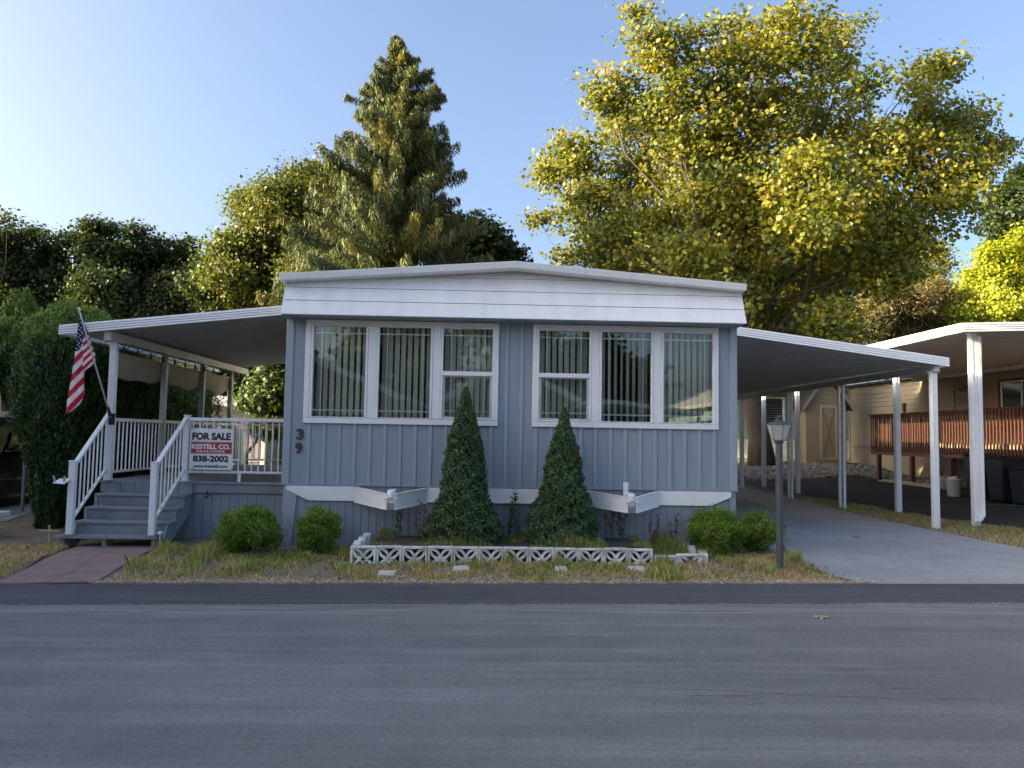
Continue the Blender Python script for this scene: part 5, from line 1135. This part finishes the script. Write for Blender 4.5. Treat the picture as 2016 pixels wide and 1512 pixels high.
# dwarf spruces, dense small tufts on a smooth cone with a slight waist
def spruce(x, y, prof, label, seed):
    """prof: (z, r) profile"""
    g0 = G(x, y); T = thing('cone_spruce', (x, y, g0), label, 'conifer', 'clipped cone spruces in the planter'); N = 24000
    pz = np.array([p[0] for p in prof]); pr2 = np.array([p[1] for p in prof]); zmax = pz[-1]
    u = RNG.random(N*3); z = u*zmax; keep = RNG.random(N*3) < (np.interp(z, pz, pr2)/pr2.max())*.95+.06; z = z[keep][:N]; N = len(z)
    th = RNG.random(N)*2*np.pi; r = np.interp(z, pz, pr2); lump = 1+.12*np.sin(th*2+z*(4+seed)+seed)+.07*np.sin(th*9+z*17+seed)+.07*np.sin(th*5-z*31)+.06*np.sin(th*13+z*47)
    d = r*lump*(1-.20*RNG.random(N)**2)
    pos = np.c_[x+np.cos(th)*d, y+np.sin(th)*d, g0+z+.01]; out = np.c_[np.cos(th), np.sin(th), np.full(N, .75)]+RNG.normal(0, .38, (N, 3))
    nr_ = RNG.normal(size=(N, 3))+np.c_[np.cos(th), np.sin(th), np.full(N, .3)]*.8
    col = palette(N, [(.075, .135, .05), (.105, .175, .062), (.15, .22, .08), (.045, .085, .038)], [.34, .34, .1, .22], .22)
    facets('foliage', pos, nr_, RNG.uniform(.028, .055, N), [(0, -.5, 0), (.22, 0, .05), (0, .6, 0), (-.22, 0, .05)], col, 'needle', T, along=out, org=(x, y, g0))
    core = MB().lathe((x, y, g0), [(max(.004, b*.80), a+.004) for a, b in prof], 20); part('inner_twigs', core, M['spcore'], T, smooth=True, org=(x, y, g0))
    part('stem', MB().tube([(x, y, g0-.03), (x, y, g0+.3)], .03, 8), 'bark', T, org=(x, y, g0))
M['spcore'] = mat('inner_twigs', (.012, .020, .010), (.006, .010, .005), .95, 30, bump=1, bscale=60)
spruce(-.29, 9.92, [(0, .40), (.12, .46), (.35, .44), (.55, .38), (.75, .32), (.95, .27), (1.2, .22), (1.5, .175), (1.75, .12), (1.95, .065), (2.07, .03), (2.12, .01)], 'taller cone spruce with wavy waist in front of the left sash window', 1)
spruce(.985, 9.95, [(0, .38), (.12, .445), (.35, .42), (.6, .35), (.85, .285), (1.1, .22), (1.35, .16), (1.6, .095), (1.76, .05), (1.84, .03), (1.88, .01)], 'shorter evenly tapered cone spruce below the right sash window', 4)

def shrub(x, y, rx, rz, label, N=9000, cols=None, name='boxwood_shrub', group='boxwood shrubs along the front', lsize=(.02, .036), zc=None, ry=None, cat='shrub'):
    g0 = G(x, y); ry = ry or rx; T = thing(name, (x, y, g0), label, cat, group); zc = zc if zc is not None else rz*.95
    nb = 46; bd = RNG.normal(size=(nb, 3)); bd /= np.linalg.norm(bd, axis=1, keepdims=True)
    d = RNG.normal(size=(N, 3)); d /= np.linalg.norm(d, axis=1, keepdims=True); 
    bump = np.max(np.exp(-(1-d@bd.T)*34), 1)                    # shoots clump into lobes
    f = (.74+.30*bump)*(1-.32*RNG.random(N)**2); f += (RNG.random(N) < .08)*RNG.uniform(0, .30, N); f *= 1+.07*np.sin(d[:, 0]*5+x*7)+.07*np.sin(d[:, 2]*6+d[:, 1]*4+x*3)
    pos = np.c_[d[:, 0]*rx, d[:, 1]*ry, d[:, 2]*rz]*f[:, None]+np.array((x, y, g0+zc)); k = pos[:, 2] > g0+.01; pos = pos[k]; d = d[k]; n_ = len(pos)
    cols = cols or [(.13, .22, .025), (.19, .29, .03), (.29, .37, .045), (.07, .13, .02)]
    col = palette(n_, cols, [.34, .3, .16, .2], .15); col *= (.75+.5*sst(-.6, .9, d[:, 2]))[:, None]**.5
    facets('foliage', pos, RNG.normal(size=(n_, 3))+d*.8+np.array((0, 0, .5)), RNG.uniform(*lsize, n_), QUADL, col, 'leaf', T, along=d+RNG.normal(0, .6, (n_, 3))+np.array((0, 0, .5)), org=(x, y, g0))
    tw = MB()
    for i in range(26):
        a = RNG.uniform(0, 6.28); e = RNG.uniform(.3, 1.5); q = np.array((x+math.cos(a)*rx*.7*math.cos(e), y+math.sin(a)*ry*.7*math.cos(e), g0+zc+rz*.7*math.sin(e)*RNG.uniform(-.2, 1)))
        tw.tube(wander((x+.05*math.cos(a), y+.05*math.sin(a), g0-.02), q, 3, .05), [.012, .009, .006, .003], 4, False)
    part('stems', tw, 'twig', T, org=(x, y, g0)); return T
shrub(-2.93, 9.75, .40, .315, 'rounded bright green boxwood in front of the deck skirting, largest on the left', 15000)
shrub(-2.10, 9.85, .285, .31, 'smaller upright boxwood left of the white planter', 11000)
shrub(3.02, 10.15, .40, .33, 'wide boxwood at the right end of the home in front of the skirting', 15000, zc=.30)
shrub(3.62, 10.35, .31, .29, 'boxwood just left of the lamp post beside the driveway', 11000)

# arborvitae hedge on the left
def hedge():
    base = np.array((-7.2, 12.6, .09)); T = thing('arborvitae_hedge', base, 'tall dense green arborvitae hedge behind the flag and stairs', 'hedge')
    stems = [(-6.62, 12.0, 3.1, .60), (-6.78, 12.4, 3.45, .64), (-6.78, 13.2, 3.5, .66), (-6.45, 12.9, 3.3, .6), (-7.55, 12.9, 3.35, .78), (-6.6, 14.2, 3.2, .65), (-6.7, 15.2, 3.1, .65), (-6.8, 16.2, 3.0, .65), (-6.75, 17.2, 3.0, .65), (-6.9, 18.2, 3, .65)]+[(-7.9+.19*i+RNG.uniform(-.05, .05), 12.3+RNG.uniform(0, .9), RNG.uniform(3.4, 3.85)-.04*i, RNG.uniform(.16, .3)) for i in range(9)]
    prof_z = np.array([0, .12, .3, .55, .8, .93, 1]); prof_r = np.array([.24, .34, .55, .88, 1.0, .72, .12])
    P = []; D = []; core = MB(); tw = MB()
    for (x, y, h, r) in stems:
        n_ = 19000 if y < 13.5 else 7000; t = RNG.random(n_); t = .62+.38*t if x < -7.3 else t; t = (.72+.28*RNG.random(2400) if r < .35 else t); n_ = len(t); th = RNG.random(n_)*2*np.pi; rr = np.interp(t, prof_z, prof_r)*r
        rr = rr*(1+.12*np.sin(th*4+t*13+x*5)+.10*np.sin(th*7-t*23+y)); rr *= 1-.28*RNG.random(n_)**1.6
        P.append(np.c_[x+np.cos(th)*rr, y+np.sin(th)*rr, t*h+.05+RNG.uniform(-.05, .12, n_)*(t > .9)]); D.append(np.c_[np.cos(th), np.sin(th), np.full(n_, 1.5)])
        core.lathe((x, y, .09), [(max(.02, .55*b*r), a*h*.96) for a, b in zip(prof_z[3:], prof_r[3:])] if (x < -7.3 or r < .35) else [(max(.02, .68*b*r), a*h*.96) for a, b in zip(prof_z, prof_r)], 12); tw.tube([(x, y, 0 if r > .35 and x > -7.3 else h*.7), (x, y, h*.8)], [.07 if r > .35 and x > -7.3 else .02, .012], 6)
    P = np.vstack(P); D = np.vstack(D); n_ = len(P)
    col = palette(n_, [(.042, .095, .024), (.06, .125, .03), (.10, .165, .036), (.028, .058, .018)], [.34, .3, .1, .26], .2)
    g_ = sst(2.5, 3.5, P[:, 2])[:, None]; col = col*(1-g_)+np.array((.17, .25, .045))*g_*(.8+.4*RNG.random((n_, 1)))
    facets('foliage', P, RNG.normal(size=(n_, 3))+D*.5, RNG.uniform(.06, .11, n_), [(0, -.5, 0), (.15, .0, .05), (0, .7, 0), (-.15, 0, .05)], col, 'needle', T, along=D+RNG.normal(0, .35, (n_, 3)), org=base)
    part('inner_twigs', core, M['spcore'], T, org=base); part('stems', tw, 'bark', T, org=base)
hedge()

# ------------------------------------------------------------------ grass and weeds
def vnoise(x, y, s, seed):
    r = np.random.default_rng(seed); g = r.random((128, 128)); X = (x*s) % 127; Y_ = (y*s) % 127; i = X.astype(int); j = Y_.astype(int); a = X-i; b = Y_-j; a = a*a*(3-2*a); b = b*b*(3-2*b)
    i1 = (i+1) % 128; j1 = (j+1) % 128
    return g[i, j]*(1-a)*(1-b)+g[i1, j]*a*(1-b)+g[i, j1]*(1-a)*b+g[i1, j1]*a*b
def blades(name, label, inside, box_, N, hfun, cfun, wid=.006, lean=.35):
    x = RNG.uniform(box_[0], box_[1], N); y = RNG.uniform(box_[2], box_[3], N); k = inside(x, y); x = x[k]; y = y[k]; n_ = len(x)
    h = hfun(x, y)*RNG.uniform(.5, 1.35, n_); k = h > .004; x = x[k]; y = y[k]; h = h[k]; n_ = len(x); z = gz(x, y)+(np.where(x > 2.04, .03, .155) if name == 'planter_weeds' else 0)
    a = RNG.random(n_)*2*np.pi; l = lean*RNG.random(n_)*h; dx = np.cos(a)*l; dy = np.sin(a)*l; b = RNG.random(n_)*np.pi; wx = np.cos(b)*wid/2*(.6+.8*RNG.random(n_)); wy = np.sin(b)*wid/2
    V = np.stack([np.c_[x-wx, y-wy, z], np.c_[x+wx, y+wy, z], np.c_[x+wx*.7+dx*.4, y+wy*.7+dy*.4, z+h*.6], np.c_[x+dx, y+dy, z+h*(1-.25*lean)], np.c_[x-wx*.7+dx*.4, y-wy*.7+dy*.4, z+h*.6]], 1)
    me = bpy.data.meshes.new(name); me.vertices.add(n_*5); me.vertices.foreach_set('co', V.reshape(-1).astype(np.float32)); me.loops.add(n_*5); me.loops.foreach_set('vertex_index', np.arange(n_*5, dtype=np.int32))
    me.polygons.add(n_); me.polygons.foreach_set('loop_start', (np.arange(n_)*5).astype(np.int32)); me.update(calc_edges=True)
    at_ = me.color_attributes.new('tint', 'FLOAT_COLOR', 'POINT'); C = np.repeat(np.c_[np.clip(cfun(x, y, n_), 0, 1), np.ones(n_)], 5, 0); at_.data.foreach_set('color', C.reshape(-1).astype(np.float32))
    me.materials.append(M['blade']); o = link(name, me, (0, 0, 0)); o['kind'] = 'stuff'; o['label'] = label; return o
PAVERS = [tuple(PZ(u, v+3, .08)[:2]) for u, v in ((762, 1118), (908, 1112), (1105, 1113), (1254, 1113))]
def in_verge(x, y):
    xl = -4.02-.2*(y-7.8)/2.4; xr = np.interp(y, [8.2, 8.6, 9.0, 9.5, 10.2, 10.9], [4.32, 4.2, 4.05, 3.98, 3.95, 3.85])
    n_ = vnoise(x, y, 6, 5)*.12; base = (y > road_edge(x)+.0+n_*.5) & (x > xl+.04+n_) & (x < xr+n_*.9-.02) & (y < 10.3)
    pl_ = (x > -1.55) & (x < 2.65) & (y > 9.28+.045*(x+1.6)-.01) & (y < 10.36)
    for px_, py2 in PAVERS: pl_ = pl_ | ((np.abs(x-px_) < .11) & (y > py2-.12) & (y < py2+.06))
    lampd = (x-3.52)**2+(y-9.22)**2 > .004
    bare = (x > -4.1) & (x < -3.0) & (y > 8.55) & (y < 9.2) & (vnoise(x, y, 3, 8) > .45)
    thin = RNG.random(len(x)) < .12+.88*sst(.32, .6, .5*vnoise(x, y, 1.6, 61)+.5*vnoise(x, y, 5.5, 62))
    return base & thin & ~pl_ & lampd & ~(bare & (RNG.random(len(x)) < .75))
def h_verge(x, y):
    e = y-road_edge(x); n1 = vnoise(x, y, 2.2, 1); n2 = vnoise(x, y, 7, 2)
    h = .012+.055*sst(.08, .55, e)*(.3+1.0*n1)+.035*n2*n2*sst(.1, .4, e)
    h *= 1-.75*sst(9.7, 10.2, y)*((x < -1.6) | (x > 2.7)); h += .05*sst(.35, .9, e)*(x > 2.9)*n2*(y < 9.6)
    return h
def mixc(x, y, n_, gf):
    """gf = share of green"""
    c = np.where((RNG.random(n_) < gf)[:, None], palette(n_, [(.26, .37, .075), (.36, .44, .09), (.17, .26, .055), (.40, .44, .14)], jit=.2), palette(n_, [(.74, .61, .34), (.60, .44, .22), (.46, .26, .14), (.82, .70, .45), (.36, .22, .12)], [.3, .25, .17, .18, .10], .2))
    return c
def c_verge(x, y, n_):
    e = y-road_edge(x); n1 = vnoise(x, y, 1.7, 21); n2 = vnoise(x, y, 5, 22); n3 = vnoise(x, y, .9, 23)
    gf = np.clip(.12+.75*sst(.2, .75, e)*(n1*.7+n2*.35), 0, .88); gf *= 1-.6*sst(2.6, 3.1, x)*(1-sst(3.7, 4.0, x)); gf *= 1-.75*sst(.5, .75, n3)
    c = mixc(x, y, n_, gf); pale = (1-sst(.08, .3, e))[:, None]; s = palette(n_, [(.80, .68, .45), (.62, .50, .32), (.48, .33, .21), (.86, .78, .58)], jit=.2)
    pk2 = (RNG.random(n_)[:, None] < pale*.8)
    return np.where(pk2, s, c)
blades('verge_grass', 'dry patchy green and straw grass verge along the road', in_verge, (-4.4, 4.6, 7.7, 10.35), 105000, h_verge, c_verge, .0065, .9)
blades('verge_tufts', 'taller weed tufts in the verge', lambda x, y: in_verge(x, y) & (vnoise(x, y, 3.3, 40) > .62), (-4.2, 4.4, 8.5, 9.9), 60000, lambda x, y: .05+.13*sst(.62, .9, vnoise(x, y, 3.3, 40))+.0*x, lambda x, y, n_: mixc(x, y, n_, .6+.0*x), .006, .5)
def in_left(x, y): xr = px0v(y); return (y > road_edge(x)+.03+vnoise(x, y, 6, 5)*.1) & (x < xr-.03-.1*vnoise(x, y, 8, 6)) & (x > -11) & (y < 10.3-.0*x)
def px0v(y): return -4.97-.25*(y-7.8)/2.4
blades('left_verge_grass', 'dry grass strip left of the slab path', lambda x, y: in_left(x, y) & (y < 9.6+vnoise(x, y, 2, 9)*.8), (-9.5, -4.9, 7.3, 10.3), 62000, lambda x, y: .03+.035*vnoise(x, y, 2, 3), lambda x, y, n_: mixc(x, y, n_, np.clip(.75*vnoise(x, y, 1.5, 33)-.1, 0, 1)), .0065, .95)
def in_strip(x, y):
    xl = np.interp(y, [8.5, 9.6, 10.9, 12.2, 13.6, 16, 18.5, 22, 28], [8.35, 8.1, 7.85, 7.75, 7.7, 7.75, 8.0, 8.1, 8.15]); xr = np.interp(y, [8.7, 11.2, 12.6, 14.0, 15.5, 18, 22, 28], [13.4, 11.2, 9.9, 9.25, 9.0, 8.85, 8.7, 8.6])
    n_ = vnoise(x, y, 4, 11)*.18-.05; return (x > xl-n_) & (x < xr+n_)
o = sheet('strip_soil', 'soil', [(8.35, road_edge(8.35)+.03), (8.1, 9.6), (7.85, 10.9), (7.75, 12.2), (7.7, 13.6), (7.75, 16), (8.0, 18.5), (8.1, 22), (8.15, 28), (8.6, 28), (8.7, 22), (8.85, 18), (9.0, 15.5), (9.25, 14.0), (9.9, 12.6), (11.2, 11.2), (13.4, road_edge(13.4)+.03)], .002, .5)
blades('strip_grass', 'green and dry grass strip between the two driveways', in_strip, (7.5, 13.4, 8.4, 20), 75000, lambda x, y: .025+.05*vnoise(x, y, 2.4, 13), lambda x, y, n_: mixc(x, y, n_, np.clip(.25+.6*vnoise(x, y, .9, 14)-.25*sst(-.2, .3, -x+8.3), 0, 1))*.85, .008, .8)
blades('planter_weeds', 'tall green and rusty weeds growing in the planter bed', lambda x, y: (vnoise(x, y, 3, 51) > .35) & ((x+.29)**2+(y-9.92)**2 > .15) & ((x-.985)**2+(y-9.95)**2 > .14), (-1.4, 2.55, 9.45, 10.33), 26000, lambda x, y: .05+.32*sst(.35, .95, vnoise(x, y, 3, 51))*vnoise(x, y, 9, 52), lambda x, y, n_: mixc(x, y, n_, .72+.0*x)*.8, .006, .3)
N = 26000; x = RNG.uniform(-4.2, 4.3, N); y = RNG.uniform(8.1, 10.2, N); k = in_verge(x, y) & (vnoise(x, y, 2.6, 71)*.6+vnoise(x, y, 9, 72)*.4 > .56) & (y > road_edge(x)+.18); x = x[k]; y = y[k]; n_ = len(x)
o = facets('ground_weeds', np.c_[x, y, gz(x, y)+.01+RNG.random(n_)*.06], RNG.normal(0, .5, (n_, 3))+np.array((0, 0, 1)), RNG.uniform(.015, .04, n_), OVAL, palette(n_, [(.17, .27, .06), (.12, .20, .05), (.26, .33, .08), (.22, .26, .12)], jit=.2), 'leaf'); o['kind'] = 'stuff'; o['label'] = 'low leafy green weeds dotted through the verge'
# individual tall weeds against the skirting
def weed(x, y, h, label, tone):
    g0 = G(x, y)+(.16 if x < 2.0 else .03 if x < 2.7 else -.01); T = thing('tall_weed', (x, y, g0), label, 'weed', 'tall weeds against the skirting'); mb = MB(); P = []; A = []
    for s in range(3):
        a = RNG.uniform(0, 6.28); tip = np.array((x+.07*math.cos(a), y+.05*math.sin(a), g0+h*RNG.uniform(.7, 1))); pth = wander((x+.02*math.cos(a), y, g0), tip, 5, .02)
        mb.tube(pth, [.004, .0035, .003, .0025, .002, .001], 4, False)
        for k in range(34):
            t = RNG.uniform(.1, 1)*5; i = min(4, int(t)); p = pth[i]*(1-(t-i))+pth[i+1]*(t-i); b = RNG.uniform(0, 6.28); d = np.array((math.cos(b), math.sin(b), .7)); P.append(p+d*.02); A.append(d)
    part('stalks', mb, 'twig', T, org=(x, y, g0)); P = np.array(P); A = np.array(A); n_ = len(P)
    facets('leaves', P, RNG.normal(size=(n_, 3))+np.array((0, 0, .6)), RNG.uniform(.025, .06, n_), QUADL, palette(n_, tone, jit=.2), 'leaf', T, along=A, org=(x, y, g0))
gr_ = [(.08, .14, .03), (.12, .18, .04)]; ru = [(.22, .12, .05), (.14, .15, .04), (.28, .15, .06)]
for x, y, h, l, tn in ((-1.16, 10.2, .62, 'thin green weed under the left trailer hitch', gr_), (-.86, 10.15, .50, 'rusty seeding weed left of the taller cone spruce', ru), (.28, 10.2, .62, 'green weed between the two cone spruces, nearer the taller one', gr_), (.42, 10.15, .7, 'wispy tall weed between the two cone spruces, nearer the shorter one', gr_),
                       (1.62, 10.2, .55, 'rusty-green weed right of the shorter cone spruce', ru), (1.8, 10.25, .5, 'thin weed beneath the right trailer hitch', gr_), (2.22, 10.2, .52, 'rusty weed in the right end of the planter', ru), (2.5, 10.25, .5, 'green weed near the right corner of the planter', gr_), (3.86, 9.95, .5, 'green weed leaning out beside the lamp post', gr_)):
    weed(x, y, h, l, tn)
# straw litter and pale pebbles where the verge meets the asphalt
def _ed():
    x = RNG.uniform(-4.1, 4.4); return (x, road_edge(x)+.03+abs(RNG.normal(0, .05)), .008)
rocks('edge_gravel', 2600, _ed, .003, .011, 'concrete', 'pale gravel crumbs along the verge edge')
N = 5200; x = RNG.uniform(-4.1, 4.4, N); y = road_edge(x)+.02+np.abs(RNG.normal(0, .12, N)); z = gz(x, y)+.008+RNG.random(N)*.02
o = facets('straw_litter', np.c_[x, y, z], RNG.normal(0, .25, (N, 3))+np.array((0, 0, 1)), RNG.uniform(.02, .06, N), [(-.06, -.5), (.06, -.5), (.05, .5), (-.05, .5)], palette(N, [(.80, .68, .46), (.62, .50, .32), (.45, .30, .19), (.85, .80, .66)], jit=.2), 'blade'); o['kind'] = 'stuff'; o['label'] = 'dry straw and leaf litter along the road edge'
# leaf debris lying on the asphalt
sp2 = PZ(1620, 1215, .01); N = 26
o = facets('leaf_scrap', np.c_[sp2[0]+RNG.normal(0, .035, N), sp2[1]+RNG.normal(0, .02, N), .006+RNG.random(N)*.012], RNG.normal(0, .3, (N, 3))+np.array((0, 0, 1)), RNG.uniform(.02, .05, N), QUADL, palette(N, [(.5, .42, .26), (.6, .55, .42)]), 'blade')
o['kind'] = 'stuff'; o['label'] = 'pale dried leaf scrap lying on the road at right'
dl = PZ(1687, 1060, .09)
o = facets('dark_leaf', np.c_[dl[0]+RNG.normal(0, .03, 12), dl[1]+RNG.normal(0, .02, 12), np.full(12, .11)], RNG.normal(0, .3, (12, 3))+np.array((0, 0, 1)), RNG.uniform(.03, .06, 12), QUADL, palette(12, [(.04, .03, .02)]), 'blade'); o['kind'] = 'stuff'; o['label'] = 'small dark dead leaves on the grey driveway'
